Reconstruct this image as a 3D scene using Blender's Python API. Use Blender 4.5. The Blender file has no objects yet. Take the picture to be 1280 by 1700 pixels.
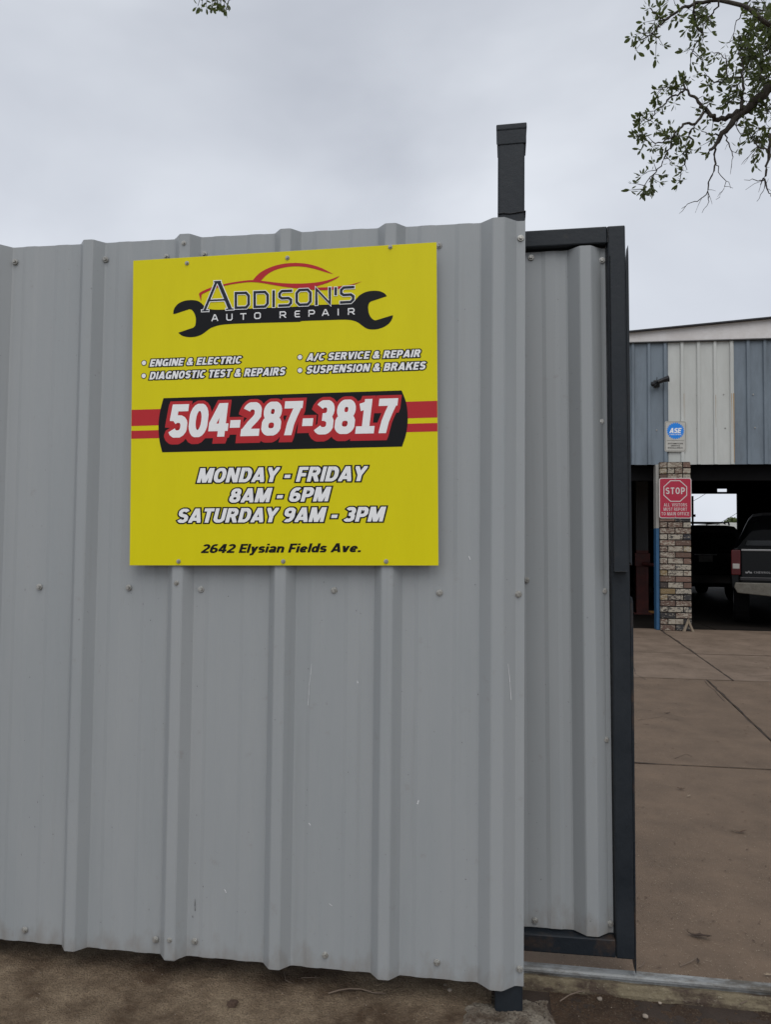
import bpy, bmesh, math, random
from mathutils import Vector, Matrix, noise
from mathutils.geometry import tessellate_polygon
random.seed(7)
D = bpy.data
SC = bpy.context.scene
COL = SC.collection
rad = math.radians

# ------------------------------------------------------------------ camera
F, W, Hh = 1290.0, 1280.0, 1700.0
CAM = Vector((0.3221, -2.1561, 1.24))
RT = Vector((0.98903835, 0.14732052, 0.00999042)).normalized()
UP = Vector((-0.00347975, -0.04438555, 0.99900842)).normalized()
FW = Vector((-0.14761787, 0.9880924, 0.04338638)).normalized()
cam = D.cameras.new('camera')
co = D.objects.new('camera', cam)
COL.objects.link(co)
co.matrix_world = Matrix(((RT.x, UP.x, -FW.x, CAM.x), (RT.y, UP.y, -FW.y, CAM.y), (RT.z, UP.z, -FW.z, CAM.z), (0, 0, 0, 1)))
cam.sensor_fit = 'VERTICAL'
cam.sensor_height = 24.0
cam.lens = F / Hh * 24.0
cam.clip_start = 0.05
cam.clip_end = 2000
SC.camera = co

# ------------------------------------------------------------------ world, overcast
world = D.worlds.new('World')
SC.world = world
world.use_nodes = True
wn, wl = world.node_tree.nodes, world.node_tree.links
wn.clear()
out = wn.new('ShaderNodeOutputWorld')
bg = wn.new('ShaderNodeBackground')
bg.inputs['Strength'].default_value = 0.1
sky = wn.new('ShaderNodeTexSky')
sky.sky_type = 'NISHITA'
sky.sun_disc = False
sky.sun_elevation = rad(52)
sky.sun_rotation = rad(172)
tc = wn.new('ShaderNodeTexCoord')
mp = wn.new('ShaderNodeMapping')
mp.inputs['Scale'].default_value = (1.0, 1.0, 1.7)
mp.inputs['Location'].default_value = (3.1, 0.4, 1.3)
nz = wn.new('ShaderNodeTexNoise')
nz.inputs['Scale'].default_value = 2.3
nz.inputs['Detail'].default_value = 5
nz.inputs['Roughness'].default_value = 0.48
nz.inputs['Distortion'].default_value = 0.25
rp = wn.new('ShaderNodeValToRGB')
rp.color_ramp.elements[0].position = 0.33
rp.color_ramp.elements[0].color = (5.7, 6.05, 6.8, 1)
rp.color_ramp.elements[1].position = 0.69
rp.color_ramp.elements[1].color = (8.2, 8.6, 9.3, 1)
sp = wn.new('ShaderNodeSeparateXYZ')
mr = wn.new('ShaderNodeMapRange')
mr.inputs['From Min'].default_value = 0.0
mr.inputs['From Max'].default_value = 0.55
mr.inputs['To Min'].default_value = 1.09
mr.inputs['To Max'].default_value = 0.92
mx = wn.new('ShaderNodeMix'); mx.data_type = 'RGBA'
mx.inputs[0].default_value = 0.96
sc_ = wn.new('ShaderNodeVectorMath'); sc_.operation = 'SCALE'
wl.new(tc.outputs['Generated'], mp.inputs['Vector'])
wl.new(mp.outputs[0], nz.inputs['Vector'])
wl.new(nz.outputs['Fac'], rp.inputs['Fac'])
wl.new(tc.outputs['Generated'], sp.inputs[0])
wl.new(sp.outputs['Z'], mr.inputs['Value'])
wl.new(rp.outputs['Color'], sc_.inputs[0])
wl.new(mr.outputs[0], sc_.inputs['Scale'])
wl.new(sky.outputs[0], mx.inputs[6])
wl.new(sc_.outputs[0], mx.inputs[7])
wl.new(mx.outputs[2], bg.inputs['Color'])
wl.new(bg.outputs[0], out.inputs[0])

sun = D.lights.new('sun', 'SUN')
sun.energy = 1.3
sun.angle = rad(50)
sun.color = (1.0, 0.97, 0.93)
so = D.objects.new('sun', sun)
COL.objects.link(so)
sdir = Vector((0.12, -0.62, 0.85)).normalized()      # towards the sun
so.rotation_euler = (-sdir).to_track_quat('-Z', 'Y').to_euler()

SC.view_settings.view_transform = 'Standard'
SC.view_settings.look = 'None'
SC.view_settings.exposure = 0
SC.view_settings.gamma = 1
SC.view_settings.use_curve_mapping = False
SC.render.film_transparent = False

# ------------------------------------------------------------------ measuring helpers
def ray(x, y):
    return FW + RT * ((x - 640) / F) - UP * ((y - 850) / F)
def pl(x, y, Y):
    r = ray(x, y); t = (Y - CAM.y) / r.y
    return CAM + r * t
def gr(x, y, z=0.0):
    r = ray(x, y); t = (z - CAM.z) / r.z
    return CAM + r * t

# ------------------------------------------------------------------ materials
def S(r, g, b):      # sRGB 0..255 to linear
    def f(c):
        c /= 255.0
        return c / 12.92 if c <= 0.04045 else ((c + 0.055) / 1.055) ** 2.4
    return (f(r), f(g), f(b))

def mat(name, col, rough=0.6, metal=0.0, col2=None, nscale=6.0, lo=0.35, hi=0.65, stretch=(1, 1, 1), detail=6,
        bump=0.0, bscale=60.0, bstretch=(1, 1, 1), rough2=None, spec=0.5, col3=None, n3=40.0, lo3=0.55, hi3=0.7,
        rnd=0.0, coat=0.0, ior=1.45, bdist=0.01):
    m = D.materials.new(name)
    m.use_nodes = True
    n, l = m.node_tree.nodes, m.node_tree.links
    b = n['Principled BSDF']
    b.inputs['Roughness'].default_value = rough
    b.inputs['Metallic'].default_value = metal
    b.inputs['Specular IOR Level'].default_value = spec
    b.inputs['Coat Weight'].default_value = coat
    t = n.new('ShaderNodeTexCoord')
    def noisef(scale, st, lo_, hi_, det):
        mp_ = n.new('ShaderNodeMapping'); mp_.inputs['Scale'].default_value = st
        l.new(t.outputs['Object'], mp_.inputs[0])
        q = n.new('ShaderNodeTexNoise'); q.inputs['Scale'].default_value = scale; q.inputs['Detail'].default_value = det
        q.inputs['Roughness'].default_value = 0.7
        l.new(mp_.outputs[0], q.inputs['Vector'])
        r_ = n.new('ShaderNodeMapRange'); r_.inputs['From Min'].default_value = lo_; r_.inputs['From Max'].default_value = hi_
        l.new(q.outputs['Fac'], r_.inputs['Value'])
        return r_.outputs[0], q
    colsock = None
    if col2 is not None:
        f, _ = noisef(nscale, stretch, lo, hi, detail)
        mm = n.new('ShaderNodeMix'); mm.data_type = 'RGBA'
        l.new(f, mm.inputs[0])
        mm.inputs[6].default_value = (*col, 1); mm.inputs[7].default_value = (*col2, 1)
        colsock = mm.outputs[2]
        if rough2 is not None:
            rr = n.new('ShaderNodeMapRange'); rr.inputs['To Min'].default_value = rough; rr.inputs['To Max'].default_value = rough2
            l.new(f, rr.inputs['Value']); l.new(rr.outputs[0], b.inputs['Roughness'])
    if col3 is not None:
        f3, _ = noisef(n3, (1, 1, 1), lo3, hi3, 8)
        m3 = n.new('ShaderNodeMix'); m3.data_type = 'RGBA'
        l.new(f3, m3.inputs[0])
        if colsock: l.new(colsock, m3.inputs[6])
        else: m3.inputs[6].default_value = (*col, 1)
        m3.inputs[7].default_value = (*col3, 1)
        colsock = m3.outputs[2]
    if rnd:
        oi = n.new('ShaderNodeObjectInfo')
        mr_ = n.new('ShaderNodeMapRange'); mr_.inputs['To Min'].default_value = 1 - rnd; mr_.inputs['To Max'].default_value = 1 + rnd
        l.new(oi.outputs['Random'], mr_.inputs['Value'])
        vm = n.new('ShaderNodeVectorMath'); vm.operation = 'SCALE'
        if colsock: l.new(colsock, vm.inputs[0])
        else: vm.inputs[0].default_value = col
        l.new(mr_.outputs[0], vm.inputs['Scale'])
        colsock = vm.outputs[0]
    if colsock: l.new(colsock, b.inputs['Base Color'])
    else: b.inputs['Base Color'].default_value = (*col, 1)
    if bump:
        mpb = n.new('ShaderNodeMapping'); mpb.inputs['Scale'].default_value = bstretch
        l.new(t.outputs['Object'], mpb.inputs[0])
        q = n.new('ShaderNodeTexNoise'); q.inputs['Scale'].default_value = bscale; q.inputs['Detail'].default_value = 7
        q.inputs['Roughness'].default_value = 0.65
        l.new(mpb.outputs[0], q.inputs['Vector'])
        bp = n.new('ShaderNodeBump'); bp.inputs['Strength'].default_value = bump; bp.inputs['Distance'].default_value = bdist
        l.new(q.outputs['Fac'], bp.inputs['Height']); l.new(bp.outputs[0], b.inputs['Normal'])
    return m

M = {}
M['sheet'] = mat('grey_painted_steel', (0.31, 0.333, 0.345), 0.42, col2=(0.345, 0.362, 0.37), nscale=1.6, stretch=(3, 3, .5), lo=.3, hi=.7,
                 col3=(0.25, 0.24, 0.225), n3=22, lo3=.62, hi3=.86, bump=.06, bscale=5, bstretch=(1, 1, .4), rough2=.52)
def weather_sheet(m):
    n, l = m.node_tree.nodes, m.node_tree.links; b = n['Principled BSDF']
    src = b.inputs['Base Color'].links[0].from_socket
    t = n.new('ShaderNodeTexCoord'); sx = n.new('ShaderNodeSeparateXYZ'); l.new(t.outputs['Object'], sx.inputs[0])
    def math_(op, a, c, clamp=False):
        q = n.new('ShaderNodeMath'); q.operation = op; q.use_clamp = clamp
        for i, v in enumerate((a, c)):
            if isinstance(v, (int, float)): q.inputs[i].default_value = v
            else: l.new(v, q.inputs[i])
        return q.outputs[0]
    def nz_(scale, st, det=6, rough=.6):
        mp_ = n.new('ShaderNodeMapping'); mp_.inputs['Scale'].default_value = st; l.new(t.outputs['Object'], mp_.inputs[0])
        q = n.new('ShaderNodeTexNoise'); q.inputs['Scale'].default_value = scale; q.inputs['Detail'].default_value = det; q.inputs['Roughness'].default_value = rough
        l.new(mp_.outputs[0], q.inputs['Vector']); return q.outputs['Fac']
    # splashed mud creeping up from the lower hem
    hgt = math_('MULTIPLY', sx.outputs['Z'], 4.2)
    mud = math_('SUBTRACT', math_('ADD', nz_(26, (1, 1, .5)), .02), hgt)
    mud = math_('MULTIPLY', mud, 2.6, True)
    # sparse dark specks and fine run marks
    sp_ = math_('MULTIPLY', math_('SUBTRACT', nz_(95, (1, 1, 1), 2), .735), 22, True)
    rn = math_('MULTIPLY', math_('SUBTRACT', nz_(30, (1.3, 1.3, .03), 4), .60), 3.0, True)
    prev = src
    for f, c, k in ((rn, (.215, .215, .21), .35), (mud, (.19, .155, .12), .5), (sp_, (.09, .085, .08), .6)):
        mm = n.new('ShaderNodeMix'); mm.data_type = 'RGBA'; l.new(math_('MULTIPLY', f, k), mm.inputs[0])
        l.new(prev, mm.inputs[6]); mm.inputs[7].default_value = (*c, 1); prev = mm.outputs[2]
    l.new(prev, b.inputs['Base Color'])
weather_sheet(M['sheet'])
M['charcoal'] = mat('charcoal_enamel', (0.014, 0.0185, 0.024), 0.36, spec=.28, col2=(0.022, 0.027, 0.033), nscale=5, col3=(0.05, 0.045, 0.04), n3=16, lo3=.62, hi3=.85, bump=.12, bscale=45, rough2=.55)
M['charcoal_rust'] = mat('charcoal_enamel_rusty', (0.014, 0.0185, 0.024), 0.45, spec=.28, col2=(0.07, 0.045, 0.03), nscale=7, lo=.5, hi=.72, bump=.2, bscale=60)
M['weld'] = mat('rough_weld', (0.02, 0.022, 0.025), 0.6, bump=.6, bscale=180)
M['screw'] = mat('galvanised_screw', (0.55, 0.55, 0.52), 0.42, metal=.45, col2=(0.25, 0.24, 0.22), nscale=90)
M['washer'] = mat('rubber_washer', (0.035, 0.035, 0.035), 0.8)
M['yellow'] = mat('yellow_sign_face', (0.72, 0.64, 0.002), 0.34, col2=(0.75, 0.67, 0.003), nscale=2.5, stretch=(4, 4, 1), rough2=.40, spec=.22, bump=.03, bscale=9)
M['alu'] = mat('aluminium_edge', (0.55, 0.55, 0.54), 0.45, metal=.4)
M['ink_black'] = mat('black_print', (0.006, 0.006, 0.008), 0.42, spec=.2)
M['ink_navy'] = mat('dark_slate_print', (0.022, 0.027, 0.04), 0.42, spec=.2)
M['ink_red'] = mat('red_print', (0.50, 0.028, 0.035), 0.42, spec=.2)
M['ink_white'] = mat('white_print', (0.90, 0.91, 0.92), 0.42, spec=.2)
M['scratch'] = mat('bare_scratch', (0.72, 0.73, 0.74), 0.5)
M['chip'] = mat('dark_chip', (0.04, 0.035, 0.03), 0.7)
M['rail_steel'] = mat('worn_galvanised_track', (0.26, 0.27, 0.27), 0.55, metal=.35, col2=(0.10, 0.09, 0.075), nscale=20, lo=.42, hi=.62, stretch=(.4, 1, 1), bump=.3, bscale=90, rough2=.6)
M['rail_dirty'] = mat('dirt_caked_track_base', (0.20, 0.165, 0.105), 0.85, col2=(0.065, 0.043, 0.03), nscale=16, lo=.45, hi=.62, stretch=(.5, 1, 1), col3=(0.38, 0.34, 0.25), n3=90, lo3=.58, hi3=.75, bump=.8, bscale=110)
M['slab'] = mat('brown_stained_concrete', (0.20, 0.14, 0.095), 0.82, col2=(0.125, 0.087, 0.058), nscale=3.6, lo=.3, hi=.7, col3=(0.38, 0.30, 0.22), n3=150, lo3=.60, hi3=.72, bump=.7, bscale=220, rnd=.05, spec=.35, rough2=.7)
M['slab_far'] = mat('paler_worn_concrete', (0.225, 0.165, 0.12), 0.8, col2=(0.14, 0.10, 0.07), nscale=2.4, lo=.35, hi=.65, stretch=(1, .8, 1), col3=(0.24, 0.2, 0.16), n3=70, lo3=.60, hi3=.75, bump=.4, bscale=120, rnd=.05, spec=.35)
M['shop_floor'] = mat('shade_darkened_workshop_floor', (0.022, 0.018, 0.015), 0.8, spec=.1, col2=(0.012, 0.011, 0.01), nscale=1.5, bump=.2, bscale=60)  # floor colour lowered to paint in the darkness of the bays
M['soil'] = mat('dark_damp_soil', (0.055, 0.036, 0.025), 0.95, col2=(0.03, 0.02, 0.014), nscale=6, bump=.8, bscale=60)
M['apron'] = mat('rough_brown_concrete', (0.42, 0.32, 0.215), 0.9, col2=(0.12, 0.076, 0.045), nscale=3.6, lo=.40, hi=.62, col3=(0.15, 0.105, 0.07), n3=210, lo3=.48, hi3=.66, bump=1, bscale=170, bdist=.02, spec=.3)
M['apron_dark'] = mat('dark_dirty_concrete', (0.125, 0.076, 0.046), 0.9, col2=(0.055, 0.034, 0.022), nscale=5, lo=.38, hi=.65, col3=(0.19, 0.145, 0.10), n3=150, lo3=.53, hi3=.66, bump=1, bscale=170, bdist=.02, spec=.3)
M['footing'] = mat('pale_crumbly_concrete', (0.38, 0.33, 0.26), 0.92, col2=(0.13, 0.09, 0.06), nscale=11, lo=.45, hi=.62, col3=(0.07, 0.05, 0.035), n3=120, lo3=.54, hi3=.62, bump=1.0, bscale=150, bdist=.02)
M['grass'] = mat('street_verge', (0.06, 0.07, 0.03), 0.95, col2=(0.09, 0.075, 0.05), nscale=.5)
M['blue_siding'] = mat('blue_grey_siding', (0.175, 0.215, 0.255), 0.5, col2=(0.11, 0.135, 0.16), nscale=1.5, stretch=(2.2, 2, .55), lo=.45, hi=.75, col3=(0.24, 0.29, 0.34), n3=7, lo3=.62, hi3=.9, rough2=.65, bump=.08, bscale=10)
M['white_siding'] = mat('off_white_siding', (0.56, 0.575, 0.55), 0.5, col2=(0.48, 0.49, 0.465), nscale=1.5, stretch=(2, 2, .5), rough2=.6, bump=.06, bscale=10)
M['rust_stain'] = mat('rust_run', (0.42, 0.33, 0.22), 0.7, col2=(0.38, 0.25, 0.13), nscale=20, stretch=(1, 1, .2))
M['fascia'] = mat('weathered_pale_fascia', (0.74, 0.72, 0.71), 0.75, col2=(0.64, 0.61, 0.59), nscale=3, bump=.3, bscale=30)
M['dark_trim'] = mat('dark_roof_trim', (0.025, 0.026, 0.032), 0.6)
M['interior'] = mat('shade_darkened_workshop_wall', (0.010, 0.010, 0.011), 0.9, spec=.1, col2=(0.006, 0.006, 0.006), nscale=1)  # near-black base colour carries the shade inside the bays
M['mortar'] = mat('dark_mortar', (0.022, 0.018, 0.016), 0.95, bump=.6, bscale=120)
M['blue_paint'] = mat('blue_door_trim', (0.035, 0.13, 0.27), 0.55, col2=(0.03, 0.10, 0.20), nscale=9)
M['pale_paint'] = mat('pale_door_trim', (0.38, 0.37, 0.34), 0.6)
M['wood'] = mat('weathered_wood', (0.33, 0.27, 0.20), 0.8, col2=(0.2, 0.155, 0.11), nscale=9, stretch=(6, 6, 1), bump=.4, bscale=40)
M['signred'] = mat('crimson_sign', (0.42, 0.018, 0.05), 0.4, spec=.5)
M['signwhite'] = mat('sign_white', (0.62, 0.57, 0.55), 0.45)
M['platewhite'] = mat('certificate_white', (0.52, 0.51, 0.47), 0.5, col2=(.47, .46, .42), nscale=8)
M['gearblue'] = mat('bright_blue_print', (0.01, 0.24, 0.80), 0.4)
M['black_plastic'] = mat('black_plastic', (0.012, 0.012, 0.014), 0.3)
M['lens'] = mat('lamp_lens', (0.25, 0.25, 0.25), 0.15)
M['paint_black'] = mat('black_car_paint', (0.004, 0.004, 0.005), 0.3, spec=.3)
M['paint_grey'] = mat('dark_grey_car_paint', (0.005, 0.006, 0.007), 0.35, spec=.25)
M['glass'] = mat('dark_tinted_glass', (0.006, 0.007, 0.008), 0.1, spec=.5)
M['chrome'] = mat('dull_chrome', (0.17, 0.16, 0.135), 0.5, metal=.4, col2=(0.12, 0.11, 0.09), nscale=20)
M['silver'] = mat('silver_trim', (0.3, 0.3, 0.3), 0.4, metal=.7)
M['tyre'] = mat('tyre_rubber', (0.008, 0.008, 0.008), 0.9, spec=.15)
M['red_lens'] = mat('red_tail_lens', (0.07, 0.003, 0.004), 0.3)
M['clear_lens'] = mat('clear_reverse_lens', (0.4, 0.38, 0.35), 0.2)
M['plate'] = mat('licence_plate', (0.16, 0.155, 0.14), 0.5)
M['lift_red'] = mat('red_lift_steel', (0.11, 0.016, 0.01), 0.6, col2=(0.05, 0.01, 0.008), nscale=6)
M['lift_grey'] = mat('grey_lift_steel', (0.05, 0.05, 0.05), 0.7)
M['orange'] = mat('ochre_paint', (0.50, 0.24, 0.06), 0.7)
M['bark'] = mat('oak_bark', (0.045, 0.036, 0.03), 0.95, col2=(0.08, 0.068, 0.055), nscale=8, stretch=(3, 3, .6), bump=1, bscale=30)
M['leaf'] = mat('oak_leaf', (0.075, 0.092, 0.045), 0.45, rnd=.35, col2=(0.10, 0.115, 0.05), nscale=3)
M['bush'] = mat('bush_leaf', (0.14, 0.17, 0.04), 0.7, col2=(0.06, 0.09, 0.025), nscale=3)
M['dry_leaf'] = mat('dry_leaf', (0.06, 0.035, 0.022), 0.8, rnd=.4)
M['pale_leaf'] = mat('pale_dry_leaf', (0.30, 0.235, 0.165), 0.8, rnd=.25)
M['pebble'] = mat('pale_pebble', (0.30, 0.25, 0.2), 0.8, rnd=.3)
M['twig'] = mat('dead_twig', (0.16, 0.12, 0.09), 0.9)
M['far_wall'] = mat('pale_far_wall', (0.6, 0.6, 0.57), 0.8)
M['wire'] = mat('black_cable', (0.02, 0.02, 0.02), 0.7)

# leaves let some light through
_n = M['leaf'].node_tree.nodes; _l = M['leaf'].node_tree.links
_tr = _n.new('ShaderNodeBsdfTranslucent'); _tr.inputs['Color'].default_value = (0.16, 0.21, 0.05, 1)
_ms = _n.new('ShaderNodeMixShader'); _ms.inputs[0].default_value = 0.3
_l.new(_n['Principled BSDF'].outputs[0], _ms.inputs[1]); _l.new(_tr.outputs[0], _ms.inputs[2])
_l.new(_ms.outputs[0], _n['Material Output'].inputs['Surface'])

# brick: burnt brick with remains of whitewash, different on every brick
def brick_mat():
    m = D.materials.new('old_whitewashed_brick'); m.use_nodes = True
    n, l = m.node_tree.nodes, m.node_tree.links
    b = n['Principled BSDF']; b.inputs['Roughness'].default_value = .9
    oi = n.new('ShaderNodeObjectInfo'); t = n.new('ShaderNodeTexCoord')
    rp_ = n.new('ShaderNodeValToRGB'); rp_.color_ramp.interpolation = 'CONSTANT'
    cols = [(.13, .08, .06), (.06, .048, .042), (.15, .10, .075), (.035, .033, .034), (.17, .105, .08), (.21, .15, .075), (.035, .036, .042), (.12, .075, .058)]
    e = rp_.color_ramp.elements
    while len(e) < len(cols): e.new(0.5)
    for i, c in enumerate(cols): e[i].position = i / len(cols); e[i].color = (*c, 1)
    l.new(oi.outputs['Random'], rp_.inputs[0])
    add = n.new('ShaderNodeVectorMath'); add.operation = 'MULTIPLY_ADD'
    l.new(oi.outputs['Location'], add.inputs[0]); add.inputs[1].default_value = (7, 7, 7); l.new(t.outputs['Object'], add.inputs[2])
    q = n.new('ShaderNodeTexNoise'); q.inputs['Scale'].default_value = 36; q.inputs['Detail'].default_value = 8; q.inputs['Roughness'].default_value = .75
    mp_ = n.new('ShaderNodeMapping'); mp_.inputs['Scale'].default_value = (.7, 1, 1.5)
    l.new(add.outputs[0], mp_.inputs[0]); l.new(mp_.outputs[0], q.inputs['Vector'])
    fr = n.new('ShaderNodeMath'); fr.operation = 'MULTIPLY_ADD'
    w2 = n.new('ShaderNodeMath'); w2.operation = 'FRACT'; w3 = n.new('ShaderNodeMath'); w3.operation = 'MULTIPLY'; w3.inputs[1].default_value = 37.7
    l.new(oi.outputs['Random'], w3.inputs[0]); l.new(w3.outputs[0], w2.inputs[0])
    l.new(w2.outputs[0], fr.inputs[0]); fr.inputs[1].default_value = .20; l.new(q.outputs['Fac'], fr.inputs[2])
    mr_ = n.new('ShaderNodeMapRange'); mr_.inputs['From Min'].default_value = .59; mr_.inputs['From Max'].default_value = .66
    l.new(fr.outputs[0], mr_.inputs['Value'])
    mm = n.new('ShaderNodeMix'); mm.data_type = 'RGBA'; mm.inputs[7].default_value = (.38, .34, .275, 1)
    l.new(mr_.outputs[0], mm.inputs[0]); l.new(rp_.outputs[0], mm.inputs[6]); l.new(mm.outputs[2], b.inputs['Base Color'])
    bp = n.new('ShaderNodeBump'); bp.inputs['Strength'].default_value = .8; bp.inputs['Distance'].default_value = .01
    l.new(q.outputs['Fac'], bp.inputs['Height']); l.new(bp.outputs[0], b.inputs['Normal'])
    return m
M['brick'] = brick_mat()

# ------------------------------------------------------------------ mesh helpers
class MB:
    def __init__(s): s.v = []; s.f = []
    def add(s, vs, fs):
        k = len(s.v); s.v += [tuple(v) for v in vs]; s.f += [tuple(i + k for i in f) for f in fs]; return s
    def box(s, x0, x1, y0, y1, z0, z1):
        return s.add([(x0, y0, z0), (x1, y0, z0), (x1, y1, z0), (x0, y1, z0), (x0, y0, z1), (x1, y0, z1), (x1, y1, z1), (x0, y1, z1)],
                     [(3, 2, 1, 0), (4, 5, 6, 7), (0, 1, 5, 4), (1, 2, 6, 5), (2, 3, 7, 6), (3, 0, 4, 7)])
    def prism(s, poly, y0, y1):           # poly in x,z extruded along y
        n = len(poly)
        return s.add([(p[0], y0, p[1]) for p in poly] + [(p[0], y1, p[1]) for p in poly],
                     [tuple(range(n)), tuple(range(2 * n - 1, n - 1, -1))] + [(i, i + n, (i + 1) % n + n, (i + 1) % n) for i in range(n)])
    def prism_z(s, poly, z0, z1):
        n = len(poly)
        return s.add([(p[0], p[1], z0) for p in poly] + [(p[0], p[1], z1) for p in poly],
                     [tuple(range(n - 1, -1, -1)), tuple(range(n, 2 * n))] + [(i, (i + 1) % n, (i + 1) % n + n, i + n) for i in range(n)])
    def prism_x(s, poly, x0, x1):         # poly in y,z
        n = len(poly)
        return s.add([(x0, p[0], p[1]) for p in poly] + [(x1, p[0], p[1]) for p in poly],
                     [tuple(range(n)), tuple(range(2 * n - 1, n - 1, -1))] + [(i, i + n, (i + 1) % n + n, (i + 1) % n) for i in range(n)])
    def tube(s, pts, rs, n=6, cap=True):
        k0 = len(s.v); pts = [Vector(p) for p in pts]
        if not isinstance(rs, (list, tuple)): rs = [rs] * len(pts)
        for i, p in enumerate(pts):
            d = (pts[min(i + 1, len(pts) - 1)] - pts[max(i - 1, 0)]).normalized()
            a = Vector((0, 0, 1)) if abs(d.z) < .9 else Vector((1, 0, 0))
            u = d.cross(a).normalized(); w = d.cross(u)
            for j in range(n):
                t = 2 * math.pi * j / n
                s.v.append(tuple(p + (u * math.cos(t) + w * math.sin(t)) * rs[i]))
        for i in range(len(pts) - 1):
            for j in range(n):
                a = k0 + i * n + j; b = k0 + i * n + (j + 1) % n
                s.f.append((a, b, b + n, a + n))
        if cap:
            s.f.append(tuple(k0 + j for j in range(n - 1, -1, -1)))
            s.f.append(tuple(k0 + (len(pts) - 1) * n + j for j in range(n)))
        return s
    def loft(s, rings):
        n = len(rings[0]); k = len(s.v)
        for r in rings: s.v += [tuple(p) for p in r]
        for i in range(len(rings) - 1):
            for j in range(n):
                a = k + i * n + j; b = k + i * n + (j + 1) % n
                s.f.append((a, b, b + n, a + n))
        s.f.append(tuple(k + j for j in range(n - 1, -1, -1))); s.f.append(tuple(k + (len(rings) - 1) * n + j for j in range(n)))
        return s
    def build(s, name, m, parent=None, smooth=False, bev=0.0, seg=2, fixn=True, **tags):
        me = D.meshes.new(name); me.from_pydata(s.v, [], s.f); me.update()
        if fixn:
            bm = bmesh.new(); bm.from_mesh(me); bmesh.ops.recalc_face_normals(bm, faces=bm.faces); bm.to_mesh(me); bm.free()
        if smooth: me.shade_smooth()
        return link(name, me, m, parent, bev, seg, **tags)

def link(name, me, m, parent=None, bev=0.0, seg=2, **tags):
    o = D.objects.new(name, me); COL.objects.link(o)
    if m is not None:
        me.materials.clear(); me.materials.append(M[m])
    if parent: o.parent = parent
    if bev:
        b = o.modifiers.new('bevel', 'BEVEL'); b.width = bev; b.segments = seg; b.limit_method = 'ANGLE'; b.angle_limit = rad(40)
    tag(o, **tags)
    return o
def tag(o, label=None, cat=None, group=None, kind=None):
    if label: o['label'] = label
    if cat: o['category'] = cat
    if group: o['group'] = group
    if kind: o['kind'] = kind
    return o
def empty(name, loc=(0, 0, 0), rot=(0, 0, 0), **tags):
    o = D.objects.new(name, None); COL.objects.link(o); o.location = loc; o.rotation_euler = rot; o.empty_display_size = .1
    return tag(o, **tags)

# ================================================================== GROUND
gnd = MB()
gnd.add([(-600, -600, -.09), (600, -600, -.09), (600, 900, -.09), (-600, 900, -.09)], [(0, 1, 2, 3)])
gnd.build('ground', 'grass', kind='structure')
# soil bed under the slabs
yard = MB().box(-7, 13, .02, 40, -.085, -.028).build('yard', 'soil', kind='structure')
def slab(poly, m='slab', top=0.0):
    b = MB().prism_z(poly, -.12, top)
    return b.build('concrete_slab', m, yard, bev=.006)
def row(ya, yb, xa, xb, m, tops):
    # xa / xb: joint positions on the near and far side of the row
    g = .008
    for i in range(len(xa) - 1):
        slab([(xa[i] + g, ya + g), (xa[i + 1] - g, ya + g), (xb[i + 1] - g, yb - g), (xb[i] + g, yb - g)], m, tops[i % len(tops)])
row(.225, 2.565, [-6.9, -3.6, -.9, 1.97, 4.9, 8, 12.9], [-6.9, -3.6, -.9, 2.02, 4.95, 8, 12.9], 'slab', [0, .001, -.001, .001])
row(2.565, 5.66, [-6.9, -3.6, -.9, 2.01, 4.95, 8, 12.9], [-6.9, -3.6, -.9, 2.26, 5.1, 8, 12.9], 'slab', [0, -.002, .0, -.003])
row(5.66, 7.55, [-6.9, -3.6, -.6, 2.50, 5.4, 8.3, 12.9], [-6.9, -3.6, -.6, 2.60, 5.5, 8.3, 12.9], 'slab_far', [0, .001, 0.001, -.002])
row(7.55, 10.45, [-6.9, -3.6, -.6, 2.605, 5.5, 8.3, 12.9], [-6.9, -3.6, -.6, 2.74, 5.6, 8.3, 12.9], 'slab_far', [0, 0, -.001, .001])
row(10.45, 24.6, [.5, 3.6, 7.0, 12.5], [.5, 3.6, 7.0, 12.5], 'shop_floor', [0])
row(24.6, 39.9, [-6.9, 0, 6, 12.9], [-6.9, 0, 6, 12.9], 'slab_far', [0])

# dirt packed in the joints and hairline cracks, real thin bodies lying in and over the gaps
def dirt_line(mb, pts, w, z=.0012, seed=0.0, step=.035):
    P_ = [Vector((p[0], p[1], 0)) for p in pts]; line = []
    for a, c in zip(P_, P_[1:]):
        k = max(2, int((c - a).length / step))
        line += [a.lerp(c, i / k) for i in range(k)]
    line.append(P_[-1]); prev = None
    for i, p in enumerate(line):
        d = (line[min(i + 1, len(line) - 1)] - line[max(i - 1, 0)]).normalized(); nn = Vector((-d.y, d.x, 0))
        o = noise.noise(Vector((p.x * 5, p.y * 5, seed))) * w * 1.1; ww = w * (.35 + .9 * abs(noise.noise(Vector((p.x * 23, p.y * 23, seed + 5)))))
        cur = (p + nn * (o + ww) + Vector((0, 0, z)), p + nn * (o - ww) + Vector((0, 0, z)))
        if prev: mb.add([prev[0], prev[1], cur[1], cur[0]], [(0, 1, 2, 3)])
        prev = cur
jd = MB()
dirt_line(jd, [(.7, 2.565), (4.9, 2.565)], .013, seed=1); dirt_line(jd, [(1.97, .3), (2.02, 2.565)], .010, seed=2)
dirt_line(jd, [(2.01, 2.57), (2.26, 5.66)], .014, seed=3); dirt_line(jd, [(2.5, 5.66), (2.6, 7.55)], .016, seed=4); dirt_line(jd, [(2.605, 7.55), (2.74, 10.3)], .022, seed=5)
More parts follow.
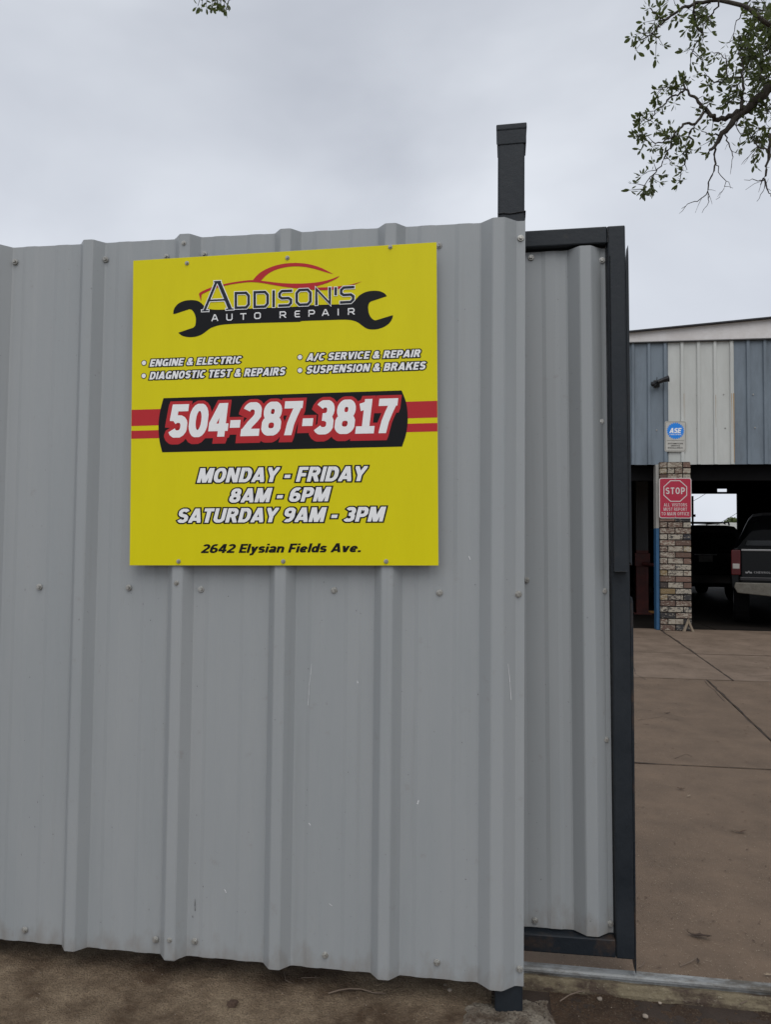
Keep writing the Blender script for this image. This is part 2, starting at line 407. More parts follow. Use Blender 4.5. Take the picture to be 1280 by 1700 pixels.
dirt_line(jd, [(.9, 5.66), (6, 5.66)], .010, seed=6); dirt_line(jd, [(1.2, 7.55), (7, 7.55)], .014, seed=7); dirt_line(jd, [(1.6, 9.1), (3.0, 9.14)], .008, seed=8)
jd.build('joint_dirt', 'soil', yard, fixn=False, kind='stuff')
ck = MB()
def gp(x, y): q = gr(x, y); return (q.x, q.y)
for k, (pts, w) in enumerate([([(1050, 1102), (1054, 1112), (1055, 1119), (1064, 1124), (1074, 1129)], .006), ([(1170, 1130), (1176, 1138), (1186, 1146), (1204, 1165)], .007), ([(1220, 1070), (1250, 1073), (1262, 1072)], .008),
                ([(1060, 1196), (1100, 1190), (1128, 1196)], .003), ([(1150, 1128), (1120, 1131), (1090, 1130)], .003), ([(1240, 1121), (1262, 1122), (1280, 1121)], .006), ([(1120, 1260), (1140, 1252), (1150, 1257)], .003)]):
    dirt_line(ck, [gp(*p) for p in pts], w, z=.0014, seed=20 + k, step=.02)
ck.build('crack', 'soil', yard, fixn=False, kind='stuff')

# rough apron in front of the fence, real relief
def relief(x, y, sx=0):
    p = Vector((x * 3.0 + sx, y * 3.0, .3))
    h = noise.noise(p) * .010 + noise.noise(p * 4) * .005 + noise.noise(p * 13) * .0032 + noise.noise(p * 40) * .0026 + noise.noise(p * 75) * .0016
    return h
def sheet_grid(x0, x1, y0, y1, nx, ny, zf):
    vs = []; fs = []
    for j in range(ny + 1):
        for i in range(nx + 1):
            x = x0 + (x1 - x0) * i / nx; y = y0 + (y1 - y0) * j / ny
            vs.append((x, y, zf(x, y)))
    for j in range(ny):
        for i in range(nx):
            a = j * (nx + 1) + i
            fs.append((a, a + 1, a + nx + 2, a + nx + 1))
    return vs, fs
def edge_noise(t): return noise.noise(Vector((t * 9, 2.2, 0))) * .018 + noise.noise(Vector((t * 40, 5.2, 0))) * .005
def apron_z(x, y):
    z = relief(x, y) - .004
    return z
vs, fs = sheet_grid(-1.5, .30, -.75, .17, 450, 230, apron_z)
b = MB(); b.add(vs, fs)
b.build('pavement', 'apron', smooth=True, fixn=False, kind='structure')
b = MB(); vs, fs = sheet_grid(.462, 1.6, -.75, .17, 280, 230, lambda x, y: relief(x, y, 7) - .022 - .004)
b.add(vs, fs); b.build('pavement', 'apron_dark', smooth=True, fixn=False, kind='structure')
b = MB(); b.box(-9, -1.5, -9, .17, -.06, -.006); b.box(1.6, 12, -9, .17, -.06, -.024); b.box(-1.5, 1.6, -9, -.75, -.06, -.012)
b.build('pavement', 'apron', kind='structure')
def foot_z(x, y):
    z = relief(x, y, 3) * 1.3 + .005 + noise.noise(Vector((x * 14, y * 14, 3))) * .006
    dx = min(x - .21, .478 - x) + edge_noise(y)
    if dx < .03: z -= (.03 - dx) * .9
    if y > .0: z -= y * .25
    return z
b = MB(); vs, fs = sheet_grid(.17, .492, -.6, .12, 110, 260, foot_z)
b.add(vs, fs); b.build('footing', 'footing', smooth=True, fixn=False, kind='structure')

# ================================================================== CORRUGATED SHEETS
RIB0, PITCH = -.9035, .3048
def rib_profile(xc, w=.0415, c=.0145, h=.031):
    r = .0035
    return [(xc - w - r, 0), (xc - w + r * .6, -.0016), (xc - c - .002, -h + .002), (xc - c + .002, -h), (xc + c - .002, -h), (xc + c + .002, -h + .002), (xc + w - r * .6, -.0016), (xc + w + r, 0)]
def minor(xc, w=.026, c=.014, h=.0026):
    return [(xc - w, 0), (xc - c, -h), (xc + c, -h), (xc + w, 0)]
def corrugated(xs, xe, ribs, z0, z1, name, m, parent, y=0.0, wide=(), mw=None, nz=40, wob=.0012, seed=0, lap=False):
    prof = [(xs, 0.0)]
    marks = []
    for k in ribs:
        xc = k
        marks.append((xc, 'M'))
    for a, b_ in zip(ribs, ribs[1:]):
        marks += [(a + PITCH / 3 * .98, 'm'), (a + PITCH * 2 / 3 * 1.01, 'm')]
    if ribs and ribs[0] - xs > .2: marks += [(ribs[0] - PITCH / 3, 'm')]
    for xc, t in sorted(marks):
        seg = rib_profile(xc, *( (.051, .016, .032) if xc in wide else (.0415, .0145, .031))) if t == 'M' else minor(xc)
        prof += [p for p in seg if xs < p[0] < xe]
    prof.append((xe, 0.0))
    n = len(prof); vs = []; fs = []
    for side in (0, 1):
        for j in range(nz + 1):
            z = z0 + (z1 - z0) * j / nz
            for (px, py) in prof:
                wv = noise.noise(Vector((px * 4 + seed, z * 1.7, 1.0))) * wob + noise.noise(Vector((px * 14 + seed, z * 3.5, 4.0))) * wob * .35
                if abs(py) > .02: wv *= .4
                vs.append((px, y + py + wv + side * .0011, z))
    q = (nz + 1) * n
    for j in range(nz):
        for i in range(n - 1):
            a = j * n + i
            fs.append((a, a + 1, a + n + 1, a + n)); fs.append((q + a + n, q + a + n + 1, q + a + 1, q + a))
        a = j * n; fs.append((a + n, a + n + q, a + q, a)); a += n - 1; fs.append((a, a + q, a + n + q, a + n))
    for i in range(n - 1):
        fs.append((i, i + q, i + 1 + q, i + 1)); a = nz * n + i; fs.append((a, a + 1, a + 1 + q, a + q))
    b = MB(); b.add(vs, fs)
    return b.build(name, m, parent, fixn=False)

def screw_mesh():
    b = MB()
    def disc(r, y0, y1, n, taper=1.0):
        k = len(b.v)
        for yy, rr in ((y0, r), (y1, r * taper)):
            for j in range(n):
                t = 2 * math.pi * j / n; b.v.append((rr * math.cos(t), yy, rr * math.sin(t)))
        for j in range(n): b.f.append((k + j, k + (j + 1) % n, k + n + (j + 1) % n, k + n + j))
        b.f.append(tuple(k + n + j for j in range(n)))
    disc(.0082, 0, -.0022, 16, .9)
    disc(.0048, -.0022, -.0065, 6, .95)
    disc(.0026, -.0065, -.0055, 8)
    me = D.meshes.new('screw'); me.from_pydata(b.v, [], b.f)
    bm = bmesh.new(); bm.from_mesh(me); bmesh.ops.recalc_face_normals(bm, faces=bm.faces); bm.to_mesh(me); bm.free()
    me.materials.append(M['screw'])
    return me
SCREW = screw_mesh()
def screw(parent, x, z, y, s=1.0):
    o = D.objects.new('screw', SCREW); COL.objects.link(o); o.parent = parent
    o.location = (x, y, z); s *= 1.15; o.rotation_euler = (random.uniform(-.12, .12), random.uniform(0, 1), random.uniform(-.12, .12)); o.scale = (s, s, s)
    return o

# ================================================================== FENCE
fence = empty('corrugated_fence', (0, 0, 0), label='tall grey corrugated metal fence of ribbed sheets along the pavement, holding the yellow sign', cat='fence')
R = [RIB0 + PITCH * k for k in range(-16, 5)]
Z0, Z1 = .071, 2.146
edges = []
# sheets run from lap rib to lap rib: ... -16..-13 .. 1, 1..4
laps = [R[17 - 3 * k] for k in range(5, -1, -1)]
for i, (a, c) in enumerate(zip(laps, laps[1:])):
    rr = [x for x in R if a - .001 <= x <= c + .001]
    corrugated(a - .035, c + .028, rr[:-1] + [rr[-1]], Z0 + random.uniform(-.004, .004), Z1 + random.uniform(-.004, .003), 'corrugated_sheet', 'sheet', fence, y=.0014 * (0 if i % 2 else 1), seed=i * 3.1)
rr = R[17:]
rr[-1] = .3125
corrugated(rr[0] - .043, .3855, rr, Z0, Z1, 'corrugated_sheet', 'sheet', fence, y=-.0016, wide=(rr[-1],), seed=22)
for (x, z) in [(-1.158, 2.099), (-.861, 2.093), (-.549, 2.094), (-.668, 2.092), (.145, 2.087), (.373, 2.097),
               (-1.046, 1.107), (-.761, 1.110), (-.538, 1.109), (-.144, 1.113), (.154, 1.112), (.369, 1.112),
               (-1.06, .102), (-.654, .108), (-.536, .113), (-.156, .107), (.154, .114), (.375, .116)]:
    screw(fence, x, z, -.0022)
for (x, z) in [(-.604, 2.118), (-.604, 1.127), (-.602, .126)]: screw(fence, x + .004, z, -.0325, .8)
for x in (-1.46, -1.78, -2.07, -2.4, -2.7, -3.0): 
    for z in (.105, 1.11, 2.095): screw(fence, x, z, -.001)
for z in (.16, 1.10, 2.06): MB().box(-5.9, .305, .012, .05, z - .02, z + .02).build('fence_rail', 'charcoal', fence, bev=.003)
post = MB().box(.309, .3835, .006, .0805, -.05, 2.40).build('fence_post', 'charcoal', fence, bev=.006, seg=3)
for px_ in (-2.1, -4.6): MB().box(px_, px_ + .075, .052, .127, -.05, 2.13).build('fence_post', 'charcoal', fence, bev=.006)
b = MB(); z_ = 2.172
b.tube([(.309, .0045, z_), (.325, .003, z_ + .0015), (.342, .0045, z_ - .001), (.36, .0035, z_ + .001), (.378, .004, z_ + .003), (.384, .0045, z_ + .004)], .0018, 6)
b.tube([(.385, .004, z_ + .004), (.3855, .04, z_ + .003), (.385, .08, z_ + .004)], .0018, 6)
b.build('weld_seam', 'weld', post, smooth=True)
# pressed steel cap, slightly askew
b = MB(); b.box(-.043, .043, -.043, .043, -.055, 0); b.prism_z([(-.043, -.043), (.043, -.043), (.043, .043), (-.043, .043)], 0, .005)
b = MB(); b.loft([[(-.0402, -.0402, -.056), (.0402, -.0402, -.056), (.0402, .0402, -.056), (-.0402, .0402, -.056)],
                  [(-.0408, -.0408, -.016), (.0408, -.0408, -.016), (.0408, .0408, -.016), (-.0408, .0408, -.016)],
                  [(-.0425, -.0425, -.014), (.0425, -.0425, -.014), (.0425, .0425, -.014), (-.0425, .0425, -.014)],
                  [(-.0422, -.0422, .002), (.0422, -.0422, .002), (.0422, .0422, .002), (-.0422, .0422, .002)]])
cp = b.build('post_cap', 'charcoal', post, bev=.0035)
cp.location = (.3465, .043, 2.426); cp.rotation_euler = (rad(1.0), rad(-1.2), 0)

# scratches and chips in the paint: thin real marks
def mark(pts, w, y, m, parent, name='scratch'):
    b = MB()
    for (a, c) in zip(pts, pts[1:]):
        a = Vector((a[0], 0, a[1])); c = Vector((c[0], 0, c[1])); d = (c - a); nrm = Vector((-d.z, 0, d.x)).normalized() * w / 2
        y_ = y
        b.add([(a + nrm * .4 + Vector((0, y_, 0))), (a - nrm * .4 + Vector((0, y_, 0))), (c - nrm + Vector((0, y_, 0))), (c + nrm + Vector((0, y_, 0)))], [(0, 1, 2, 3)])
    return b
sc1 = MB()
def smark(p0, p1, w, y=-.0050):
    a = pl(*p0, y); c = pl(*p1, y)
    mb = mark([(a.x, a.z), ((a.x + c.x) / 2 + .0006, (a.z + c.z) / 2), (c.x, c.z)], w, y, None, None)
    sc1.add(mb.v, mb.f)
smark((517, 1102), (513, 1138), .0013); smark((513, 1136), (511, 1171), .0013)
smark((844, 1102), (849, 1162), .0014, -.0215)
smark((592, 1129), (594, 1134), .0035); smark((649, 1229), (651, 1236), .003); smark((695, 1328), (693, 1335), .004)
smark((512, 1331 + 35), (515, 1370), .003); smark((372, 1476), (375, 1482), .003); smark((778, 923), (781, 929), .003)
smark((546, 1500), (551, 1504), .002)
sc1.build('scratches', 'scratch', fence, fixn=False, kind='stuff', label='fine white scratches and nicks in the grey paint')
sc1 = MB()
for i in range(60):
    x = random.uniform(-1.5, .37); z = random.uniform(.12, 1.15)
    w = random.uniform(.0008, .0022)
    k = [abs(x - r) for r in R]
    if min(k) < .055: continue
    s1 = mark([(x, z), (x + random.uniform(-.001, .001), z - random.uniform(.002, .006))], w, -.0062, None, None); sc1.add(s1.v, s1.f)
s1 = mark([(.0, 0), (0, 0)], 0, 0, None, None)
a = pl(634, 1332, -.006); s1 = mark([(a.x, a.z), (a.x + .02, a.z + .001)], .0015, -.006, None, None); sc1.add(s1.v, s1.f)
a = pl(323, 1504, -.006); s1 = mark([(a.x, a.z + .02), (a.x, a.z), (a.x + .001, a.z - .014)], .002, -.006, None, None); sc1.add(s1.v, s1.f)
sc1.build('chips', 'chip', fence, fixn=False, kind='stuff', label='small dark chips in the grey paint')

# ================================================================== SLIDING GATE
gate = empty('sliding_gate', (.70, 0, .08), (0, -rad(.545), 0), label='charcoal framed sliding gate with grey ribbed infill standing half open behind the fence end', cat='gate')
GX0, GX1, GY0, GY1 = -5.1, .0010, .176, .227          # coordinates local to the gate, origin at its lower free corner
GZ0, GZ1 = -.003, 2.113
MB().box(GX0, GX1 - .0515, GY0, GY1, GZ1 - .051, GZ1).build('top_rail', 'charcoal', gate, bev=.004)
MB().box(GX0, GX1 - .0515, GY0, GY1, GZ0, GZ0 + .051).build('bottom_rail', 'charcoal_rust', gate, bev=.004)
MB().box(GX1 - .051, GX1, GY0 - .0005, GY1 + .0005, GZ0 - .001, GZ1).build('end_stile', 'charcoal', gate, bev=.004)
MB().box(GX0 - .0515, GX0 - .0005, GY0, GY1, GZ0, GZ1).build('end_stile', 'charcoal', gate, bev=.004)
for x in (-1.7, -3.4): MB().box(x, x + .05, GY0 + .032, GY1, GZ0 + .052, GZ1 - .052).build('middle_stile', 'charcoal', gate, bev=.004)
MB().box(GX1 - .085, GX1 - .0515, .2085, .2125, GZ0 + .052, GZ1 - .052).build('mounting_angle', 'charcoal', gate)
MB().box(GX0, GX1 - .086, .2085, .2125, GZ1 - .09, GZ1 - .0515).build('mounting_angle', 'charcoal', gate)
MB().box(GX0, GX1 - .086, .2085, .2125, GZ0 + .0515, GZ0 + .09).build('mounting_angle', 'charcoal', gate)
b = MB(); b.tube([(-.0495, GY0 - .001, GZ1 - .004), (-.048, GY0 - .0015, GZ1 - .03), (-.050, GY0 - .001, GZ1 - .05)], .0018, 6); b.build('weld_seam', 'weld', gate)
grib = -.1155
gs = [grib - PITCH * k for k in range(16, -1, -1)]
corrugated(GX0 + .004, -.0535, gs, .055, 2.056, 'corrugated_sheet', 'sheet', gate, y=.2035, wide=(gs[-1],), seed=9)
for x, z in [(.409, 2.117), (.618, 2.099), (.613, 1.614), (.621, 1.114), (.625, .683), (.424, .152), (.637, .160), (.397, 1.142)]:
    screw(gate, x - .70 + .0095 * (z - .08), z - .08 - .0095 * (x - .70), .2015)
# latch channel on the upper part of the stile, open underneath
ch = MB(); x0_, x1_ = -.0455, -.008; t_ = .0045; zc = 1.093
ch.prism_z([(x0_, GY0 - .001), (x0_, GY0 - .026), (x1_, GY0 - .026), (x1_, GY0 - .001), (x1_ - t_, GY0 - .001), (x1_ - t_, GY0 - .026 + t_), (x0_ + t_, GY0 - .026 + t_), (x0_ + t_, GY0 - .001)], zc, 2.02)
ch.build('latch_channel', 'charcoal', gate)
b = MB(); b.tube([(x0_ + .002, GY0 - .027, zc), (-.028, GY0 - .028, zc + .0005), (x1_ - .002, GY0 - .027, zc)], .0016, 5); b.build('weld_seam', 'weld', gate)
# upper and lower edge plates at the closing edge
fl = MB(); fl.prism([(.0020, 1.12), (.0088, 1.11), (.0105, 2.02), (.0098, 2.055), (.0025, 1.98)], GY0 + .006, GY0 + .045); fl.build('edge_plate', 'charcoal', gate)
fl = MB(); fl.prism([(.0018, -.03), (.0050, -.048), (.0098, 1.005), (.0075, 1.018), (.0020, 1.022)], GY0 + .004, GY0 + .05); fl.build('edge_plate', 'charcoal_rust', gate)
for x in (-4.6, -.6):
    b = MB(); ring = []
    for yy, rr_ in ((GY0 + .008, .034), (GY0 + .02, .026), (GY0 + .031, .026), (GY0 + .043, .034)):
        ring.append([(x + rr_ * math.cos(t * math.pi / 8), yy, -.005 + rr_ * math.sin(t * math.pi / 8)) for t in range(16)])
    b.loft(ring); b.build('track_roller', 'rail_steel', gate)

# ================================================================== GATE TRACK
track = empty('gate_track', (0, .2, 0), label='worn steel gate track on a dirt caked base lying across the entrance', cat='track')
pr = [(.189, .012), (.190, .018), (.194, .0225), (.200, .024), (.206, .0245), (.211, .022), (.217, .025), (.222, .022), (.223, .016)]
def wavy_prism(poly, x0, x1, n, amp, seed):
    b = MB(); rings = []
    for i in range(n + 1):
        x = x0 + (x1 - x0) * i / n
        rings.append([(x, p[0] + amp * noise.noise(Vector((x * 12, p[0] * 30, seed))), p[1] + amp * .7 * noise.noise(Vector((x * 15, p[1] * 30, seed + 4)))) for p in poly])
    b.loft(rings); return b
o = wavy_prism([(.194, -.004), (.194, .009)] + pr + [(.2215, -.004)], -5, 6, 500, .0008, 1).build('track_tube', 'rail_steel', None, smooth=False)
o.parent = track; o.location = (0, -.2, 0)
o = wavy_prism([(.163, -.045), (.165, -.018), (.169, -.012), (.174, -.011), (.177, -.001), (.182, .004), (.192, .0035), (.221, .0025), (.2225, -.045)], -5, 6, 900, .0035, 3).build('track_base', 'rail_dirty', None)
o.parent = track; o.location = (0, -.2, 0)

# ================================================================== YELLOW SIGN
SX, SZ, SY, SROT = -.2995, 1.629, -.0375, rad(.75)
sign = empty('shop_sign', (SX, SY, SZ), (0, -SROT, 0), label='square yellow auto repair sign with black phone number banner bolted to the fence', cat='sign')
def sg(x, y):           # point of the photograph to sign plane coordinates
    p = pl(x, y, SY - .0032); a, c = p.x - SX, p.z - SZ
    ca, sa = math.cos(SROT), math.sin(SROT)
    return (a * ca + c * sa, -a * sa + c * ca)
b = MB(); hw = .4475
b.box(-hw, hw, -.0028, .0002, -hw, hw); b.build('sign_panel', 'alu', sign, bev=.0006)
MB().add([(-hw + .0004, -.0030, -hw + .0004), (hw - .0004, -.0030, -hw + .0004), (hw - .0004, -.0030, hw - .0004), (-hw + .0004, -.0030, hw - .0004)], [(0, 1, 2, 3)]).build('sign_face', 'yellow', sign, fixn=False)
LAY = -.0030
def flat(poly, lvl, m, parent=sign, name='print_shape', base=LAY, step=.00025):
    """one filled flat outline, concave allowed"""
    tri = tessellate_polygon([[Vector((p[0], p[1], 0)) for p in poly]])
    fs = []
    for t in tri:
        A_, B_, C_ = (poly[i] for i in t)
        cr = (B_[0] - A_[0]) * (C_[1] - A_[1]) - (B_[1] - A_[1]) * (C_[0] - A_[0])
        fs.append(tuple(t) if cr > 0 else tuple(reversed(t)))
    me = D.meshes.new(name); me.from_pydata([(p[0], base - step * lvl, p[1]) for p in poly], [], fs)
    return link(name, me, m, parent)
def smooth_poly(pts, closed=True, n=5, sharp=()):
    """Catmull-Rom through the points, keeping the indices in sharp as corners"""
    res = []; N_ = len(pts)
    for i in range(N_ if closed else N_ - 1):
        p1 = Vector(pts[i]); p2 = Vector(pts[(i + 1) % N_])
        p0 = Vector(pts[(i - 1) % N_]) if (closed or i > 0) else p1
        p3 = Vector(pts[(i + 2) % N_]) if (closed or i < N_ - 2) else p2
        if i in sharp: p0 = p1
        if (i + 1) % N_ in sharp: p3 = p2
        for k in range(n):
            t = k / n
            q = .5 * ((2 * p1) + (-p0 + p2) * t + (2 * p0 - 5 * p1 + 4 * p2 - p3) * t * t + (-p0 + 3 * p1 - 3 * p2 + p3) * t ** 3)
            res.append((q.x, q.y))
    if not closed: res.append(tuple(pts[-1]))
    return res

# heavy gothic lettering built from strokes; every glyph: width, strokes, top, bottom
def el(cx, cy, rx, ry, a0, a1, n=14, pw=2.25):
    pts = []
    for i in range(n + 1):
        a = rad(a0 + (a1 - a0) * i / n); c_, s_ = math.cos(a), math.sin(a)
        pts.append((cx + rx * math.copysign(abs(c_) ** (2 / pw), c_), cy + ry * math.copysign(abs(s_) ** (2 / pw), s_)))
    return pts
def ring(cx, cy, rx, ry, n=22): return (el(cx, cy, rx, ry, 0, 360, n)[:-1], 'c')
def _S(k=1.0, m=1.0):
    P_ = el(.3, .705, .2, .195, 22, 245, 10, 2.1) + el(.3, .30, .2, .20, 65, -158, 10, 2.1)
    return [(x * m, y * k) for x, y in P_]
G = {
 'A': (.70, [([(.085, 0), (.35, 1.05)], 'x'), ([(.615, 0), (.35, 1.05)], 'x'), ([(.17, .25), (.53, .25)], 'b')]),
 'B': (.63, [([(.1, 0), (.1, 1)], 'x'), ([(.1, .9), (.32, .9)] + el(.32, .71, .18, .19, 90, -90, 8) + [(.1, .52)], 'b'), ([(.1, .5), (.34, .5)] + el(.34, .3, .19, .2, 90, -90, 8) + [(.1, .1)], 'b')]),
 'C': (.62, [(el(.33, .5, .23, .4, 42, 318, 18), 'b')]),
 'D': (.64, [([(.1, 0), (.1, 1)], 'x'), ([(.1, .9), (.28, .9)] + el(.28, .5, .26, .4, 90, -90, 14) + [(.1, .1)], 'b')]),
 'E': (.53, [([(.1, 0), (.1, 1)], 'x'), ([(.1, .9), (.53, .9)], 'x'), ([(.1, .5), (.50, .5)], 'b'), ([(.1, .1), (.53, .1)], 'x')]),
 'F': (.52, [([(.1, 0), (.1, 1)], 'x'), ([(.1, .9), (.52, .9)], 'x'), ([(.1, .47), (.47, .47)], 'b')]),
 'G': (.66, [(el(.34, .5, .24, .4, 44, 290, 18), 'b'), ([(.36, .42), (.56, .42)], 'b'), ([(.56, .52), (.56, 0)], 'xe'), ([(.42, .11), (.56, .22)], 'b')]),
 'H': (.64, [([(.1, 0), (.1, 1)], 'x'), ([(.54, 0), (.54, 1)], 'x'), ([(.1, .5), (.54, .5)], 'b')]),
 'I': (.2, [([(.1, 0), (.1, 1)], 'x')]),
 'K': (.66, [([(.1, 0), (.1, 1)], 'x'), ([(.12, .36), (.56, 1)], 'xe'), ([(.30, .62), (.58, 0)], 'xe')]),
 'L': (.5, [([(.1, 0), (.1, 1)], 'x'), ([(.1, .1), (.5, .1)], 'x')]),
 'M': (.82, [([(.09, 0), (.11, 1)], 'x'), ([(.73, 0), (.71, 1)], 'x'), ([(.16, 1), (.41, 0)], 'x'), ([(.66, 1), (.41, 0)], 'x')]),
 'N': (.66, [([(.09, 0), (.09, 1)], 'x'), ([(.57, 0), (.57, 1)], 'x'), ([(.12, 1), (.54, 0)], 'x')]),
 'O': (.66, [ring(.33, .5, .23, .4)]),
 'P': (.6, [([(.1, 0), (.1, 1)], 'x'), ([(.1, .9), (.30, .9)] + el(.30, .66, .2, .24, 90, -90, 10) + [(.1, .42)], 'b')]),
 'R': (.65, [([(.1, 0), (.1, 1)], 'x'), ([(.1, .9), (.31, .9)] + el(.31, .69, .2, .21, 90, -90, 10) + [(.1, .48)], 'b'), ([(.34, .5), (.55, 0)], 'xe')]),
 'S': (.6, [(_S(), 'b')]),
 'T': (.56, [([(0, .9), (.56, .9)], 'x'), ([(.28, 0), (.28, .95)], 'b0')]),
 'U': (.64, [([(.1, 1.2), (.1, .36)] + el(.32, .34, .22, .24, 180, 360, 12) + [(.54, .36), (.54, 1.2)], 'b')]),
 'V': (.64, [([(.08, 1), (.32, -.05)], 'x'), ([(.56, 1), (.32, -.05)], 'x')]),
 'X': (.64, [([(.08, 1), (.56, 0)], 'x'), ([(.56, 1), (.08, 0)], 'x')]),
 'Y': (.64, [([(.07, 1), (.32, .42)], 'xs'), ([(.57, 1), (.32, .42)], 'xs'), ([(.32, .50), (.32, 0)], 'b0')]),
 '0': (.60, [ring(.3, .5, .2, .4)]),
 '1': (.56, [([(.29, 1.1), (.29, .1)], 'b'), ([(0, .1), (.56, .1)], 'x'), ([(.06, .76), (.26, .82)], 'b')]),
 '2': (.58, [(el(.29, .68, .19, .22, 158, -18, 12) + [(.40, .50), (.27, .36), (.12, .15)], 'b'), ([(0, .1), (.56, .1)], 'x')]),
 '3': (.58, [(el(.28, .705, .18, .195, 150, -75, 12), 'b'), (el(.28, .30, .2, .20, 75, -152, 12), 'b'), ([(.22, .51), (.34, .51)], 'b')]),
 '4': (.62, [([(.40, 1.05), (.07, .30)], 'b'), ([(0, .28), (.62, .28)], 'x'), ([(.42, 0), (.42, 1)], 'x')]),
 '5': (.58, [([(.12, .9), (.56, .9)], 'b'), ([(.145, 1.0), (.11, .50)], 'b0'), (el(.28, .33, .2, .23, 138, -155, 14), 'b')]),
 '6': (.6, [ring(.30, .31, .2, .21), (el(.34, .46, .24, .44, 180, 62, 10), 'b')]),
 '7': (.56, [([(0, .9), (.56, .9)], 'x'), ([(.45, .92), (.33, .60), (.25, .34), (.20, 0)], 'x')]),
 '8': (.6, [ring(.30, .71, .17, .19), ring(.30, .30, .2, .20)]),
 '-': (.32, [([(0, .37), (.32, .37)], 'b')]),
 '.': (.22, [([(0, .1), (.22, .1)], 'b')]),
 '/': (.36, [([(.04, -.12), (.32, 1.05)], 'b')]),
 '&': (.72, [([(.66, -.02), (.24, .60)] + el(.31, .76, .13, .14, 200, -20, 9) + [(.40, .62), (.15, .40)] + el(.29, .28, .19, .19, 140, 300, 8) + [(.52, .26), (.62, .46)], 'b')]),
 'a': (.54, [ring(.25, .2, .15, .12, 14), (el(.26, .48, .17, .15, 165, 0, 8) + [(.43, .3), (.43, -.2)], 'b')]),
 'd': (.56, [ring(.26, .34, .16, .26, 16), ([(.46, 0), (.46, 1)], 'x')]),
 'e': (.56, [(el(.28, .34, .18, .26, 5, 325, 16), 'b'), ([(.12, .33), (.44, .33)], 'b')]),
 'i': (.2, [([(.1, 0), (.1, .70)], 'b0'), ([(.1, .82), (.1, 1)], 'b0')]),
 'l': (.2, [([(.1, 0), (.1, 1)], 'x')]),
 'n': (.54, [([(.1, 0), (.1, .70)], 'b0'), ([(.12, .44)] + el(.28, .42, .16, .18, 140, 0, 8) + [(.44, 0)], 'b0')]),
 's': (.50, [(_S(.70, .83), 'b')]),
 'v': (.54, [([(.07, .85), (.27, -.05)], 'b'), ([(.47, .85), (.27, -.05)], 'b')], .70),
 'y': (.54, [([(.07, .85), (.28, .05)], 'b'), ([(.48, .85), (.22, -.16), (.04, -.19)], 'b')], .70, -.3),
}
G['9'] = (.6, [([(.6 - x, 1 - y) for x, y in st_[0]], st_[1]) for st_ in G['6'][1]])
def clip(poly, ax, lim, keep_less):
    out_p = []
    for i in range(len(poly)):
        p, q = poly[i], poly[(i + 1) % len(poly)]
        ip = (p[ax] <= lim) if keep_less else (p[ax] >= lim); iq = (q[ax] <= lim) if keep_less else (q[ax] >= lim)
        if ip: out_p.append(p)
        if ip != iq:
            t = (lim - p[ax]) / (q[ax] - p[ax]); out_p.append((p[0] + (q[0] - p[0]) * t, p[1] + (q[1] - p[1]) * t))
    return out_p
def stroke(pts, w, closed=False):
    """thick mitred polyline as a list of quads"""
    P_ = [Vector(p) for p in pts]; n = len(P_); L_, R_ = [], []
    for i in range(n):
        if closed or 0 < i < n - 1:
            d0 = (P_[i] - P_[i - 1]).normalized(); d1 = (P_[(i + 1) % n] - P_[i]).normalized()
        elif i == 0: d0 = d1 = (P_[1] - P_[0]).normalized()
        else: d0 = d1 = (P_[-1] - P_[-2]).normalized()
        t = (d0 + d1).normalized(); nn = Vector((-t.y, t.x)); k = w / 2 / max(.5, nn.dot(Vector((-d0.y, d0.x))))
        L_.append(P_[i] + nn * k); R_.append(P_[i] - nn * k)
    quads = []
    for i in range(n if closed else n - 1):
        j = (i + 1) % n; quads.append([L_[i], L_[j], R_[j], R_[i]])
    return quads
def glyph_polys(ch_, g, t):
    e = G[ch_]; w = e[0]; top = e[2] if len(e) > 2 else 1.0; bot = e[3] if len(e) > 3 else 0.0
    if ch_ == '/': top, bot = 1.0, -.08
    res = []
    for k, (pts, mode) in enumerate(e[1]):
        pts = [Vector(p) for p in pts]
        closed = mode == 'c'
        if not closed:
            pts[0] = pts[0] + (pts[0] - pts[1]).normalized() * (.45 if mode in ('x', 'xs') else g)
            pts[-1] = pts[-1] + (pts[-1] - pts[-2]).normalized() * (.45 if mode in ('x', 'xe') else g)
        for q in stroke(pts, t + 2 * g, closed):
            q = [(v.x, v.y) for v in q]
            for ax, lim, less in ((1, top + g, True), (1, bot - g, False), (0, w + g, True), (0, -g, False)):
                q = clip(q, ax, lim, less)
                if len(q) < 3: break
            if len(q) >= 3: res.append((k, q))
    return w, res
